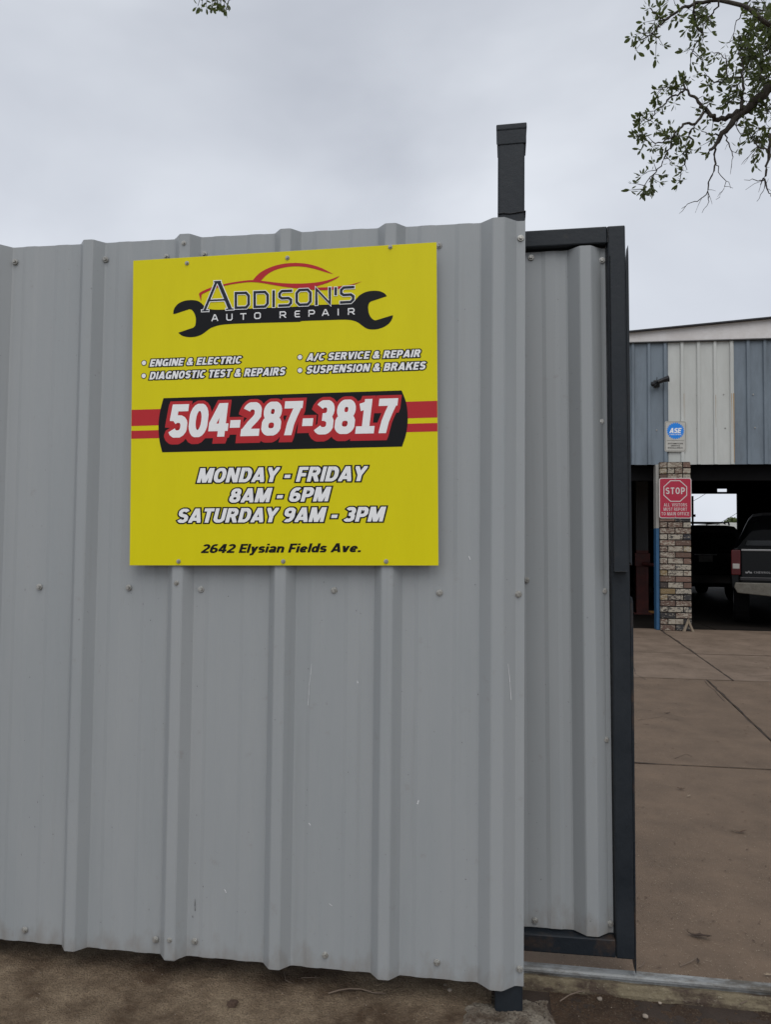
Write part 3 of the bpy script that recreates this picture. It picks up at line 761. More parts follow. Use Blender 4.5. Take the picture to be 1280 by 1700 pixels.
def text_fit(txt, p0, p1, h, layers, parent=None, base=-.0030, step=.00025, shear=0.0, gap=.07, t=.2, name='lettering', label=None):
    """p0, p1: left and right end of the line (widest extent); h: cap height. layers: (grow, material, level, dx, dz)"""
    parent = parent or sign
    def lay(g):
        x = 0; P_ = []
        for c in txt:
            if c == ' ': x += .30; continue
            w, ps = glyph_polys(c, g, t)
            P_ += [(k, [(q[0] + x + shear * q[1], q[1]) for q in poly]) for k, poly in ps]; x += w + gap
        return P_
    ref = [q[0] for _, poly in lay(0) for q in poly]; x0, x1 = min(ref), max(ref)
    d = Vector(p1) - Vector(p0); a = math.atan2(d.y, d.x); kx = d.length / (x1 - x0); ca, sa = math.cos(a), math.sin(a)
    for (g, m, lvl, dx, dz) in layers:
        mb = MB()
        for n_, (k, poly) in enumerate(lay(g)):
            vs = []
            for (u, v) in poly:
                X = (u - x0) * kx; Z = v * h
                vs.append((p0[0] + X * ca - Z * sa + dx, base - step * lvl - (n_ % 40) * 2.5e-6, p0[1] + X * sa + Z * ca + dz))
            mb.add(vs, [tuple(range(len(vs)))])
        # outlines face the viewer
        for i, f in enumerate(mb.f):
            A_, B_, C_ = mb.v[f[0]], mb.v[f[1]], mb.v[f[2]]
            if (B_[0] - A_[0]) * (C_[2] - A_[2]) - (B_[2] - A_[2]) * (C_[0] - A_[0]) < 0: mb.f[i] = tuple(reversed(f))
        mb.build(name, m, parent, fixn=False, label=label)

# --- stripes and banner (second zoom frame: origin 210,630 scale 2.415)
z2 = lambda x, y: sg(210 + x / 2.415, 630 + y / 2.415)
z1 = lambda x, y: sg(210 + x / 2.415, 400 + y / 2.415)
z4 = lambda x, y: sg(270 + x / 5.565, 420 + y / 5.565)
z5 = lambda x, y: sg(480 + x / 5.565, 420 + y / 5.565)
def snap(poly): return [(max(-hw + .001, min(hw - .001, p[0])), p[1]) for p in poly]
flat(snap([z2(10, 122), z2(1260, 85), z2(1260, 152), z2(10, 187)]), 1, 'ink_red', name='stripe')
flat(snap([z2(10, 206), z2(1260, 174), z2(1260, 208), z2(10, 238)]), 1, 'ink_red', name='stripe')
ban = smooth_poly([z2(147, 75), z2(1103, 44), z2(1122, 95), z2(1128, 155), z2(1122, 215), z2(1105, 269), z2(142, 292), z2(131, 245), z2(127, 185), z2(133, 130)], sharp=(0, 1, 5, 6), n=4)
flat(ban, 2, 'ink_black', name='banner')
hN = z2(500, 92)[1] - z2(500, 227)[1]
ln_ = [(.095, 'ink_red', 3 + k * .12, -.0045 * q, -.0105 * q) for k, q in enumerate((1, .8, .6, .4, .2, 0))]
text_fit('504-287-3817', z2(167, 234), z2(1090, 214), hN, ln_ + [(0, 'ink_white', 5, 0, 0)], shear=.12, gap=.05, t=.225)
def outlined(txt, p0, p1, h, shear=.2, g=.088, gap=.07, t=.225):
    text_fit(txt, p0, p1, h, [(g, 'ink_black', 2, 0, 0), (0, 'ink_white', 3, 0, 0)], shear=shear, gap=gap, t=t)
outlined('MONDAY - FRIDAY', z2(281, 414), z2(968, 407), z2(600, 352)[1] - z2(600, 411)[1])
outlined('8AM - 6PM', z2(411, 494), z2(822, 488), z2(600, 434)[1] - z2(600, 491)[1])
outlined('SATURDAY 9AM - 3PM', z2(203, 575), z2(1042, 569), z2(600, 514)[1] - z2(600, 572)[1])
text_fit('2642 Elysian Fields Ave.', z2(297, 696), z2(940, 692), z2(600, 658)[1] - z2(600, 694)[1], [(0, 'ink_black', 2, 0, 0)], shear=.2, gap=.05, t=.205)
outlined('ENGINE & ELECTRIC', z1(91, 504), z1(462, 491), z1(270, 467)[1] - z1(270, 496)[1], g=.13, gap=.10)
outlined('DIAGNOSTIC TEST & REPAIRS', z1(90, 556), z1(638, 538), z1(360, 515)[1] - z1(360, 546)[1], g=.13, gap=.10)
outlined('A/C SERVICE & REPAIR', z1(721, 481), z1(1180, 465), z1(950, 443)[1] - z1(950, 473)[1], g=.13, gap=.10)
outlined('SUSPENSION & BRAKES', z1(721, 532), z1(1202, 515), z1(950, 494)[1] - z1(950, 525)[1], g=.13, gap=.10)
def circ(c, r, n=20): return [(c[0] + r * math.cos(2 * math.pi * i / n), c[1] + r * math.sin(2 * math.pi * i / n)) for i in range(n)]
for c in (z1(69, 489), z1(68, 541), z1(695, 466), z1(695, 519)):
    flat(circ(c, .0086), 2, 'ink_black', name='bullet'); flat(circ(c, .0066), 3, 'ink_white', name='bullet')

# --- wrench
wr = [z4(*p) for p in [(95, 563), (100, 525), (120, 490), (150, 463), (190, 445), (235, 436), (285, 436), (325, 444), (355, 463), (378, 487), (405, 507), (445, 520), (520, 524), (700, 518), (1000, 505), (1270, 494)]]
wr += [z5(*p) for p in [(200, 482), (440, 475), (560, 468), (600, 445), (625, 418), (650, 392), (685, 370), (730, 354), (790, 349), (840, 354), (880, 372), (903, 398), (895, 402), (755, 448), (738, 465), (730, 500), (735, 550), (752, 590), (780, 617), (800, 622), (948, 577), (958, 576), (957, 592), (943, 625), (915, 658), (870, 686), (820, 702), (760, 707), (715, 697), (680, 675), (640, 645), (600, 627), (550, 618), (480, 616), (300, 622), (100, 629)]]
nL = len(wr)
wr += [z4(*p) for p in [(1270, 636), (1000, 643), (800, 649), (620, 656), (520, 668), (450, 690), (415, 712), (382, 738), (340, 762), (290, 775), (230, 777), (180, 765), (155, 748), (142, 736), (152, 733), (280, 690), (298, 670), (305, 625), (301, 585), (287, 550), (265, 525), (245, 519), (112, 563)]]
flat(smooth_poly(wr, n=3, sharp=(0, 27, 28, 29, 35, 36, 37, nL + 13, nL + 14, nL + 15, nL + 21, nL + 22)), 2, 'ink_black', name='wrench_emblem')
# --- red car outline
flat(smooth_poly([z1(*p) for p in [(503, 161), (530, 131), (570, 108), (620, 93), (675, 88), (725, 92), (770, 104), (805, 120), (829, 133), (800, 126), (760, 114), (720, 105), (680, 102), (640, 105), (600, 115), (565, 133), (538, 160)]], n=3, sharp=(0, 8, 16)), 2, 'ink_red', name='car_outline')
flat(smooth_poly([z1(*p) for p in [(298, 242), (290, 216), (295, 206), (340, 186), (400, 171), (460, 161), (505, 157), (560, 162), (610, 168), (665, 171), (720, 170), (770, 165), (815, 155), (854, 140), (840, 152), (805, 168), (765, 181), (745, 190), (700, 191), (640, 185), (580, 175), (540, 168), (500, 165), (460, 168), (400, 178), (345, 194), (305, 212), (300, 218)]], n=3, sharp=(0, 1, 13, 27)), 3, 'ink_red', name='car_outline')
flat(smooth_poly([z1(*p) for p in [(745, 188), (800, 186), (860, 181), (900, 175), (945, 162), (900, 180), (850, 192), (790, 197), (720, 193)]], n=3, sharp=(4,)), 4, 'ink_red', name='car_outline')

# --- stroke lettering, square sans
c_ = .2
GLY = {
 'D': ([[(0, 0), (0, 1), (1 - c_, 1), (1, 1 - c_), (1, c_), (1 - c_, 0)]], True),
 'O': ([[(c_, 0), (0, c_), (0, 1 - c_), (c_, 1), (1 - c_, 1), (1, 1 - c_), (1, c_), (1 - c_, 0)]], True),
 'I': ([[(.5, 0), (.5, 1)]], False),
 'S': ([[(1, 1), (c_, 1), (0, 1 - c_ * .8), (0, .5 + c_ * .6), (c_, .5), (1 - c_, .5), (1, .5 - c_ * .6), (1, c_ * .8), (1 - c_, 0), (0, 0)]], False),
 'N': ([[(0, 0), (0, 1), (1, 0), (1, 1)]], False),
 "'": ([[(.5, .62), (.5, 1)]], False),
 'A': ([[(0, 0), (.42, 1), (.58, 1), (1, 0)], [(.15, .28), (.85, .28)]], False),
 'U': ([[(0, 1), (0, c_), (c_, 0), (1 - c_, 0), (1, c_), (1, 1)]], False),
 'T': ([[(0, 1), (1, 1)], [(.5, 1), (.5, 0)]], False),
 'R': ([[(0, 0), (0, 1), (1 - c_, 1), (1, 1 - c_), (1, .55), (1 - c_, .4), (.05, .4)], [(.55, .4), (1, 0)]], False),
 'E': ([[(1, 1), (c_, 1), (0, 1 - c_), (0, c_), (c_, 0), (1, 0)], [(0, .5), (.9, .5)]], False),
 'P': ([[(0, 0), (0, 1), (1 - c_, 1), (1, 1 - c_), (1, .55), (1 - c_, .38), (.05, .38)]], False),
}
def glyph(mb, ch_, p00, p10, p01, w, layer_y):
    """box given by lower left, lower right and upper left corners; strokes kept inside"""
    p00, p10, p01 = Vector(p00), Vector(p10), Vector(p01)
    ex = (p10 - p00); ez = (p01 - p00); lx, lz = ex.length, ez.length; ex.normalize(); ez.normalize()
    strokes, closed = GLY[ch_]
    w0 = W0
    for q, st_ in enumerate(strokes):
        pts = []
        for (u, v) in st_:
            a = w0 / 2 + u * (lx - w0); c = w0 / 2 + v * (lz - w0)
            if ch_ in "I'": a = lx / 2
            # open stroke ends reach the box
            pts.append([a, c])
        if not closed:
            for e, nb in ((0, 1), (-1, -2)):
                d = Vector(pts[e]) - Vector(pts[nb]); d.normalize(); e_ = w0 / 2 + (w - w0) / 2
                if ch_ == 'N': d = Vector((0, -1 if e == 0 else 1))
                pts[e] = [pts[e][0] + d.x * e_, pts[e][1] + d.y * e_]
        elif w > w0: pass
        for qd in stroke(pts, w, closed):
            k = len(mb.v)
            for v in qd:
                P3 = p00 + ex * v.x + ez * v.y
                mb.v.append((P3.x, layer_y - q * 2e-6, P3.y))
            mb.f.append((k, k + 1, k + 2, k + 3))
def stroke_word(items, zf, w, wout, lvl, mfill, mout, name='lettering'):
    global W0
    W0 = w
    for (ww, m, lv) in (((wout, mout, lvl),) if mout else ()) + ((w, mfill, lvl + 1),):
        mb = MB()
        for i, (ch_, x0, x1, yb0, yb1, hgt) in enumerate(items):
            glyph(mb, ch_, zf[i](x0, yb0), zf[i](x1, yb1), zf[i](x0, yb0 - hgt), ww, LAY - .00025 * lv - i * .000004)
        for f in mb.f: pass
        mb.build(name, m, sign, fixn=False)
items = [('D', 664, 805, 519, 515, 158), ('D', 838, 981, 511, 507, 158), ('I', 1008, 1042, 502, 501, 155), ('S', 1068, 1197, 500, 495, 157),
         ('O', 58, 208, 493, 487, 160), ('N', 240, 388, 484, 477, 160), ("'", 415, 446, 476, 475, 158), ('S', 469, 604, 471, 464, 160)]
stroke_word(items, [z4] * 4 + [z5] * 4, .0074, .0112, 5, 'ink_navy', 'ink_white')
items = [('A', 450, 512, 632, 629, 63), ('U', 587, 645, 626, 624, 62), ('T', 716, 773, 619, 617, 61), ('O', 845, 906, 612, 609, 61), ('R', 1080, 1140, 603, 600, 62),
         ('E', 50, 100, 596, 594, 62), ('P', 178, 238, 589, 587, 62), ('A', 303, 368, 583, 580, 62), ('I', 445, 462, 578, 577, 62), ('R', 543, 605, 573, 570, 62)]
stroke_word(items, [z4] * 5 + [z5] * 5, .0031, 0, 4, 'ink_white', None)
# the tall serif A
def bigA(grow, lvl, m):
    g = grow
    def T(x, y): return (x, y)
    mb = MB(); W_ = 30
    def leg(a, b_, w):
        for qd in stroke([a, b_], w): 
            k = len(mb.v)
            for v in qd:
                p = z4(v.x, v.y); mb.v.append((p[0], LAY - .00025 * lvl - .000003 * k, p[1]))
            mb.f.append((k, k + 1, k + 2, k + 3))
    leg((497, 266 - g * .4), (385, 534 + g * .4), 22 + 2 * g)
    leg((517, 266 - g * .4), (624, 520 + g * .4), 34 + 2 * g)
    leg((430, 440), (582, 433), 16 + 2 * g)
    leg((474 - g, 267), (538 + g, 264), 13 + 2 * g)
    leg((360 - g, 536), (424 + g, 533), 12 + 2 * g)
    leg((584 - g, 522), (655 + g, 518), 12 + 2 * g)
    mb.build('lettering', m, sign, fixn=False)
bigA(7, 5, 'ink_white'); bigA(0, 6, 'ink_navy')
for (x, y) in [(310, 437), (477, 428), (648, 410), (296, 932), (470, 932), (641, 932)]:
    p = sg(x, y)
    o = D.objects.new('bolt', SCREW); COL.objects.link(o); o.parent = sign; o.location = (p[0], LAY, p[1]); o.scale = (.8, .9, .8); o.rotation_euler = (0, random.uniform(0, 1), 0)

# ================================================================== WORKSHOP
shop = empty('repair_workshop', (3, 10.3, 0), label='workshop hall with blue grey and white ribbed siding above dark open bays behind the yard', cat='building')
SHOP0 = Vector((3, 10.3, 0))
class SB(MB):      # builds in world coordinates, parented to the workshop
    def build(s, name, m, parent=None, **k):
        off = Vector((0, 0, 0)); p = parent or shop
        o = MB.build(s, name, m, p, **k)
        if p is shop: o.location = -SHOP0
        return o
YF = 10.3
X0, X1, YB = .45, 12.55, 24.5
LT, ST = 2.533, 4.445
# siding panels
seams = [2.875 + .971 * k for k in range(-3, 11)]
seams[0] = X0
for i, (a, c) in enumerate(zip(seams, seams[1:])):
    if a < X0: a = X0
    c = min(c, X1)
    if c - a < .05: continue
    white = (i % 2 == 1)
    prof = [(a, 0)]
    x = a + .18 if white else a + .175
    if i == 2: pass
    while x < c - .02:
        prof += [(x - .004, 0), (x + .006, -.028), (x + .046, -.028), (x + .056, 0)]; x += .2415
    prof.append((c - .002, 0))
    b = SB(); n = len(prof)
    vs = [(p[0], YF + p[1] - (.0016 if white else 0), LT) for p in prof] + [(p[0], YF + p[1] - (.0016 if white else 0), ST) for p in prof]
    vs += [(v[0], v[1] + .001, v[2]) for v in vs]
    fs = []
    for j in range(n - 1): fs += [(j, j + 1, n + j + 1, n + j), (2 * n + j, 3 * n + j, 3 * n + j + 1, 2 * n + j + 1), (j, 2 * n + j, 2 * n + j + 1, j + 1)]
    b.add(vs, fs)
    b.build('siding_panel', 'white_siding' if white else 'blue_siding', fixn=False)
i_w = 3
# darker patch ghosts and rust runs
for (xa, za, zb, w) in [(3.82, 3.62, 2.56, .018), (3.795, 3.62, 3.0, .010), (3.10, 3.63, 3.25, .006), (3.565, 3.6, 3.1, .005)]:
    MBx = SB(); MBx.add([(xa, YF - .0335, za), (xa + w, YF - .0335, za), (xa + w * .8, YF - .0335, zb), (xa + w * .3, YF - .0335, zb)], [(0, 1, 2, 3)])
    if abs(xa - 3.82) < .01 or abs(xa - 3.795) < .01:
        MBx.v = [(v[0] , YF - .0315, v[2]) for v in MBx.v]
    MBx.build('rust_streak', 'rust_stain', fixn=False)
for (x, z) in [(3.30, 3.60), (3.69, 3.61), (3.30, 3.09), (3.71, 3.09), (2.70, 3.07), (4.12, 3.60), (4.14, 3.09), (4.04, 3.83)]:
    o = D.objects.new('screw', SCREW); COL.objects.link(o); o.parent = shop; o.location = Vector((x, YF - .003, z)) - SHOP0; o.scale = (1.5, 1.5, 1.5)
# backing wall above lintel, then fascia and roof
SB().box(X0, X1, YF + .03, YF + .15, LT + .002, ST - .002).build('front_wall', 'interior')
RX, RZ = 6.5, 4.50 + .0795 * (6.5 - 1.5)
fz = lambda x: 4.505 + .0795 * (x - 1.5) if x <= RX else RZ - .0795 * (x - RX)
SB().prism([(X0 - .05, ST + .003), (X1 + .05, ST + .003), (X1 + .05, fz(X1 + .05) + .02), (RX, RZ), (X0 - .05, fz(X0 - .05) + .04)], YF - .045, YF + .05).build('fascia_board', 'fascia')
SB().prism([(X0 - .1, ST - .012), (X1 + .1, ST - .012), (X1 + .1, ST + .001), (X0 - .1, ST + .001)], YF - .055, YF + .02).build('drip_trim', 'lift_grey')
SB().prism([(X0 - .3, fz(X0 - .3) + .042), (RX, RZ + .002), (X1 + .3, fz(X1 + .3) + .022), (X1 + .3, fz(X1 + .3) + .04), (RX, RZ + .02), (X0 - .3, fz(X0 - .3) + .06)], YF - .12, YB + .2).build('roof', 'dark_trim')
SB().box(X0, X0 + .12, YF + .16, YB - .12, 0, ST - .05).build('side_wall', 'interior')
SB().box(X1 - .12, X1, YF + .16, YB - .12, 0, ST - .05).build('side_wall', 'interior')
# rear wall with opening and a small transom light
OX0, OX1, OZ1 = 6.33, 7.90, 3.04
TX0, TX1, TZ0, TZ1 = 7.28, 7.60, 3.10, 3.205
for (xa, xb, za, zb) in [(X0, OX0, 0, ST - .05), (OX1, X1, 0, ST - .05), (OX0 + .001, TX0, OZ1, ST - .05), (TX1, OX1 - .001, OZ1, ST - .05), (TX0 + .001, TX1 - .001, OZ1, TZ0), (TX0 + .001, TX1 - .001, TZ1, ST - .05)]:
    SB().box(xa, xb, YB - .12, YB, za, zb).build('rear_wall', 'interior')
SB().box(TX0, TX1, YB - .08, YB - .075, TZ0, TZ1).build('transom_frame', 'lens') if False else None
# dark timbers round the rear opening
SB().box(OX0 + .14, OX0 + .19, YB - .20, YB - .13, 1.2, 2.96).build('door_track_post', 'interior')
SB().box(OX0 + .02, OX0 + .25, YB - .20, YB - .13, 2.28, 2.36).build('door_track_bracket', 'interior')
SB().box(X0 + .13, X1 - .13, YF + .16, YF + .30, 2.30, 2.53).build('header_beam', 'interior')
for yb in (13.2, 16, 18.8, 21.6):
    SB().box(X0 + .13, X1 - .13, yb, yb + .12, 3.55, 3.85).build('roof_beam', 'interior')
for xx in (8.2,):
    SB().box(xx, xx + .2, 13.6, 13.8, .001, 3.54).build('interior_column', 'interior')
# brick pillar
pillar = SB().box(2.728, 3.160, YF - .118, YF + .15, 0, 2.562).build('brick_pillar', 'mortar')
BH = .0915
nb = 28
for r_ in range(nb):
    z0 = .006 + r_ * BH; z1 = z0 + .0765
    xs_ = [(2.722, 2.931), (2.944, 3.168)] if r_ % 2 == 0 else [(2.722, 2.822), (2.835, 3.048), (3.061, 3.168)]
    if r_ == 26: xs_ = [(2.722, 2.822), (2.835, 2.93), (2.942, 3.05), (3.061, 3.168)]
    for (xa, xb) in xs_:
        j = lambda a=.003: random.uniform(-a, a)
        w2, h2 = (xb - xa) / 2, (z1 - z0) / 2
        b = MB()
        b.add([(-w2 + j(), -.066 + j(), -h2 + j()), (w2 + j(), -.066 + j(), -h2 + j()), (w2, .05, -h2), (-w2, .05, -h2),
               (-w2 + j(), -.066 + j(), h2 + j()), (w2 + j(), -.066 + j(), h2 + j()), (w2, .05, h2), (-w2, .05, h2)],
              [(3, 2, 1, 0), (4, 5, 6, 7), (0, 1, 5, 4), (1, 2, 6, 5), (2, 3, 7, 6), (3, 0, 4, 7)])
        o = b.build('brick', 'brick', pillar, bev=.004, seg=1); o.location = ((xa + xb) / 2, YF - .118 + .052, (z0 + z1) / 2)
SB().box(2.672, 2.716, YF - .075, YF + .12, 1.55, 2.528).build('door_trim', 'pale_paint')
SB().box(2.672, 2.716, YF - .076, YF + .12, .004, 1.549).build('door_trim', 'blue_paint', label='bright blue painted lower door trim')

# wooden block leaning at the pillar foot
wb = empty('wooden_wedge', (3.10, YF - .22, 0), (0, 0, rad(4)), label='two short weathered boards leaning together at the foot of the brick pillar', cat='wood block')
for s_ in (-1, 1):
    b = MB(); b.prism([(s_ * .085, .002), (s_ * .047, .002), (s_ * .0015, .125), (s_ * .0015, .195)], -.02, .02)
    b.build('board', 'wood', wb, bev=.002)

# STOP sign on the pillar
YS = YF - .142
stop = empty('stop_sign', (2.9415, YS, 2.008), label='small crimson stop sign for visitors mounted on the brick pillar', cat='sign')
def ptS(x, y): p = pl(x, y, YS); return (p.x - 2.9415, p.z - 2.008)
def rrect(x0, x1, z0, z1, r, n=5):
    pts = []
    for cx, cz, a0_ in ((x1 - r, z1 - r, 0), (x0 + r, z1 - r, 90), (x0 + r, z0 + r, 180), (x1 - r, z0 + r, 270)):
        for k in range(n + 1):
            a = rad(a0_ + 90 * k / n); pts.append((cx + r * math.cos(a), cz + r * math.sin(a)))
    return pts
hw_, hh_ = .236, .308
MB().prism(rrect(-hw_, hw_, -hh_, hh_, .035), .0005, .004).build('sign_panel', 'signwhite', stop)
flat(rrect(-hw_ + .012, hw_ - .012, -hh_ + .012, hh_ - .012, .026), 1, 'signred', stop, 'sign_face', base=0, step=.0008)
def octo(cx, cz, rx, rz): 
    k = .414
    return [(cx + rx, cz + rz * k), (cx + rx * k, cz + rz), (cx - rx * k, cz + rz), (cx - rx, cz + rz * k), (cx - rx, cz - rz * k), (cx - rx * k, cz - rz), (cx + rx * k, cz - rz), (cx + rx, cz - rz * k)]
mb = MB()
for qd in stroke(octo(0, .108, .166, .157), .013, True):
    k = len(mb.v); mb.v += [(v.x, -.0018, v.y) for v in qd]; mb.f.append((k, k + 1, k + 2, k + 3))
mb.build('octagon_outline', 'signwhite', stop, fixn=False)
def stext(t, x0, x1, z, h, th=.16, parent=stop, m='signwhite', base=0, lvl=2.2, shear=0, gap=.12):
    text_fit(t, (x0, z), (x1, z), h, [(0, m, lvl, 0, 0)], parent=parent, base=base, step=.0008, shear=shear, gap=gap, t=th)
stext('STOP', -.140, .140, .060, .103, .17, gap=.14)
stext('ALL  VISITORS', -.168, .170, -.128, .050, .13)
stext('MUST REPORT', -.172, .170, -.194, .050, .13)
stext('TO MAIN OFFICE', -.205, .200, -.264, .052, .13)
for z in (.29, -.29):
    o = D.objects.new('bolt', SCREW); COL.objects.link(o); o.parent = stop; o.location = (0, -.002, z); o.scale = (1, 1, 1)

# certification sign
YA = YF - .034
ase = empty('certification_sign', (2.972, YA, 2.966), (0, rad(.8), 0), label='small white certification sign with bright blue gear above the brick pillar', cat='sign')
hw_, hh_ = .158, .236
MB().prism(rrect(-hw_, hw_, -hh_, hh_, .028), .0005, .004).build('sign_panel', 'platewhite', ase)
mb = MB()
for qd in stroke(rrect(-hw_ + .012, hw_ - .012, -hh_ + .012, hh_ - .012, .022), .004, True):
    k = len(mb.v); mb.v += [(v.x, -.0004, v.y) for v in qd]; mb.f.append((k, k + 1, k + 2, k + 3))
mb.build('border_line', 'ink_black', ase, fixn=False)
gear = []
for i in range(24):
    for (rr_, da) in ((.116, -.32), (.130, -.2), (.130, .2), (.116, .32)):
        a = 2 * math.pi * (i + da) / 24; gear.append((rr_ * math.cos(a), .086 + rr_ * math.sin(a)))
flat(gear, 1, 'gearblue', ase, 'gear_emblem', base=0, step=.0008)
stext('ASE', -.09, .09, .052, .078, .22, ase, 'ink_white', shear=.18, gap=.05)
stext('CERTIFIED', -.085, .085, .020, .019, .16, ase, 'ink_white')
mb = MB(); mb.add([(-.13, -.0015, -.066), (.13, -.0015, -.066), (.13, -.0015, -.063), (-.13, -.0015, -.063)], [(0, 1, 2, 3)]); mb.build('divider_line', 'ink_black', ase, fixn=False)
stext('AUTOMOTIVE', -.112, .112, -.121, .021, .15, ase, 'ink_black')
stext('SERVICE', -.065, .065, -.154, .021, .15, ase, 'ink_black')
stext('EXCELLENCE', -.108, .108, -.187, .021, .15, ase, 'ink_black')

# wall lamp
lp = empty('wall_lamp', (2.70, YF - .03, 3.79), label='black outdoor spotlight pointing right on the blue grey siding', cat='lamp')
MB().box(-.045, .045, -.012, .028, -.055, .055).build('back_plate', 'black_plastic', lp, bev=.006)
MB().tube([(0, -.01, .01), (.0, -.06, .02), (.03, -.085, .015)], .014, 8).build('arm', 'black_plastic', lp, smooth=True)
MB().tube([(-.01, -.095, .0), (.0, -.1, .004), (.07, -.11, .03), (.13, -.118, .045), (.155, -.12, .05)], [.012, .034, .036, .044, .05], 14).build('lamp_head', 'black_plastic', lp)
MB().tube([(.1555, -.12, .0505), (.157, -.12, .0508)], [.043, .04], 14).build('lens', 'lens', lp)
MB().tube([(-.02, -.06, -.012), (-.06, -.085, -.02), (-.085, -.1, -.028), (-.10, -.105, -.032)], [.02, .036, .038, .02], 12).build('motion_sensor', 'black_plastic', lp)
MB().tube([(0, -.005, .05), (.004, -.012, .1)], .006, 6).build('bracket', 'black_plastic', lp)

# ================================================================== VEHICLES
def vring(y, w, zb, zs, wr_, zt, n=4):
    """cross section: sill zb, shoulder zs with half width w, roof half width wr_ at zt"""
    r = min(.10, (zt - zs) * .4)
    R_ = [(w - .05, zb), (w, zb + .08), (w, (zb + zs) / 2), (w - .01, zs), (wr_ + .02, zt - r), (wr_ - .05, zt - r * .25), (wr_ - .22, zt)]
    return [(x, y, z) for x, z in R_] + [(-x, y, z) for x, z in reversed(R_)]
def wheel(parent, x, y, r=.38):
    b = MB(); s_ = 1 if x > 0 else -1
    w = []
    for (xx, rr_) in ((x - s_ * .24, r * .9), (x - s_ * .22, r), (x - s_ * .03, r), (x, r * .93), (x + s_ * .0, r * .62)):
        w.append([(xx, y + rr_ * math.cos(2 * math.pi * k / 24), r + .002 + rr_ * math.sin(2 * math.pi * k / 24)) for k in range(24)])
    b.loft(w); t = b.build('wheel', 'tyre', parent)
    b = MB(); w = []
    for (xx, rr_) in ((x - s_ * .05, r * .6), (x + s_ * .004, r * .6), (x - s_ * .01, r * .5), (x + s_ * .008, r * .15)):
        w.append([(xx, y + rr_ * math.cos(2 * math.pi * k / 24), r + .002 + rr_ * math.sin(2 * math.pi * k / 24)) for k in range(24)])
    b.loft(w); b.build('rim', 'silver', t)
# SUV
suv = empty('black_suv', (5.07, 17.0, 0), label='black sport utility vehicle with roof rack seen from behind deep in the workshop', cat='car')
b = MB()
b.loft([vring(.0, .95, .42, 1.10, .80, 1.32), vring(.06, .98, .36, 1.12, .80, 1.70), vring(.25, .99, .34, 1.12, .76, 1.80), vring(1.5, .99, .32, 1.10, .74, 1.83), vring(3.0, .99, .32, 1.08, .73, 1.80),
        vring(3.7, .98, .33, 1.07, .74, 1.40), vring(4.0, .97, .34, 1.02, .78, 1.12), vring(4.9, .93, .36, .9, .74, .98), vring(5.05, .86, .45, .8, .7, .85)])
b.build('body', 'paint_black', suv)
b = MB(); b.add([(-.72, -.018, 1.14), (.72, -.018, 1.14), (.66, .03, 1.62), (-.66, .03, 1.62), (-.72, .05, 1.14), (.72, .05, 1.14), (.66, .08, 1.62), (-.66, .08, 1.62)], [(0, 1, 2, 3), (4, 7, 6, 5), (0, 4, 5, 1), (1, 5, 6, 2), (2, 6, 7, 3), (3, 7, 4, 0)])
b.build('rear_window', 'glass', suv, bev=.01)
for s_ in (-1, 1):
    b = MB(); b.box(s_ * .80 if s_ > 0 else -.94, .94 if s_ > 0 else -.80, -.03, .06, .88, 1.22); b.build('tail_lamp', 'red_lens', suv, bev=.015)
    b = MB(); b.tube([(s_ * .64, .4, 1.81), (s_ * .64, .45, 1.885), (s_ * .64, 2.4, 1.90), (s_ * .64, 2.5, 1.83)], .018, 8); b.build('roof_rail', 'black_plastic', suv)
    for y in (.95, 4.0): wheel(suv, s_ * .99, y, .37)
b = MB(); b.tube([(-.62, .62, 1.885), (.55, .62, 1.885), (.62, .62, 1.84)], .014, 8); b.build('roof_bar', 'black_plastic', suv)
b = MB(); b.tube([(-.62, 1.8, 1.895), (.62, 1.8, 1.895)], .014, 8); b.build('roof_bar', 'black_plastic', suv)
MB().box(-.93, .93, -.09, .05, .42, .66).build('bumper', 'black_plastic', suv, bev=.03)
MB().box(-.155, .155, -.032, -.01, .935, 1.088).build('licence_plate', 'plate', suv, bev=.004)
MB().box(-.25, .25, -.03, .0, 1.095, 1.12).build('tailgate_handle', 'silver', suv, bev=.005)
# pickup truck
trk = empty('grey_pickup_truck', (4.92, 10.72, 0), (0, 0, -rad(16)), label='dark grey pickup truck with chrome bumper parked backwards in the right bay', cat='truck')
b = MB()
for s_ in (-1, 1):
    sec = [(s_ * .985, .62), (s_ * 1.0, .80), (s_ * .995, 1.0), (s_ * .975, 1.22), (s_ * .95, 1.255), (s_ * .90, 1.255), (s_ * .89, .62)]
    b.loft([[(x * .985, .0, z) for x, z in sec], [(x, .06, z) for x, z in sec], [(x, 1.95, z) for x, z in sec]])
b.box(-.885, .885, .08, 1.93, .60, .66); b.box(-.885, .885, 1.90, 1.95, .66, 1.25)
b.build('cargo_bed', 'paint_grey', trk, bev=.008)
b = MB(); b.box(-.84, .84, -.015, .055, .70, 1.245); tg = b.build('tailgate', 'paint_grey', trk, bev=.012)
MB().box(-.84, .84, -.028, -.005, 1.215, 1.243).build('tailgate_trim', 'silver', tg, bev=.004)
MB().box(-.86, .86, -.05, .05, .745, .80).build('step_pad', 'black_plastic', trk, bev=.008)
b = MB(); b.loft([vring(2.0, .95, .62, 1.22, .70, 1.60), vring(2.08, .96, .60, 1.24, .70, 1.86), vring(2.5, .98, .55, 1.24, .68, 1.93), vring(3.6, .98, .55, 1.22, .68, 1.90), vring(4.2, .97, .55, 1.2, .72, 1.35), vring(4.35, .96, .55, 1.15, .74, 1.25), vring(5.4, .93, .55, 1.05, .74, 1.13), vring(5.6, .88, .6, .95, .7, 1.0)])
b.build('cab', 'paint_grey', trk)
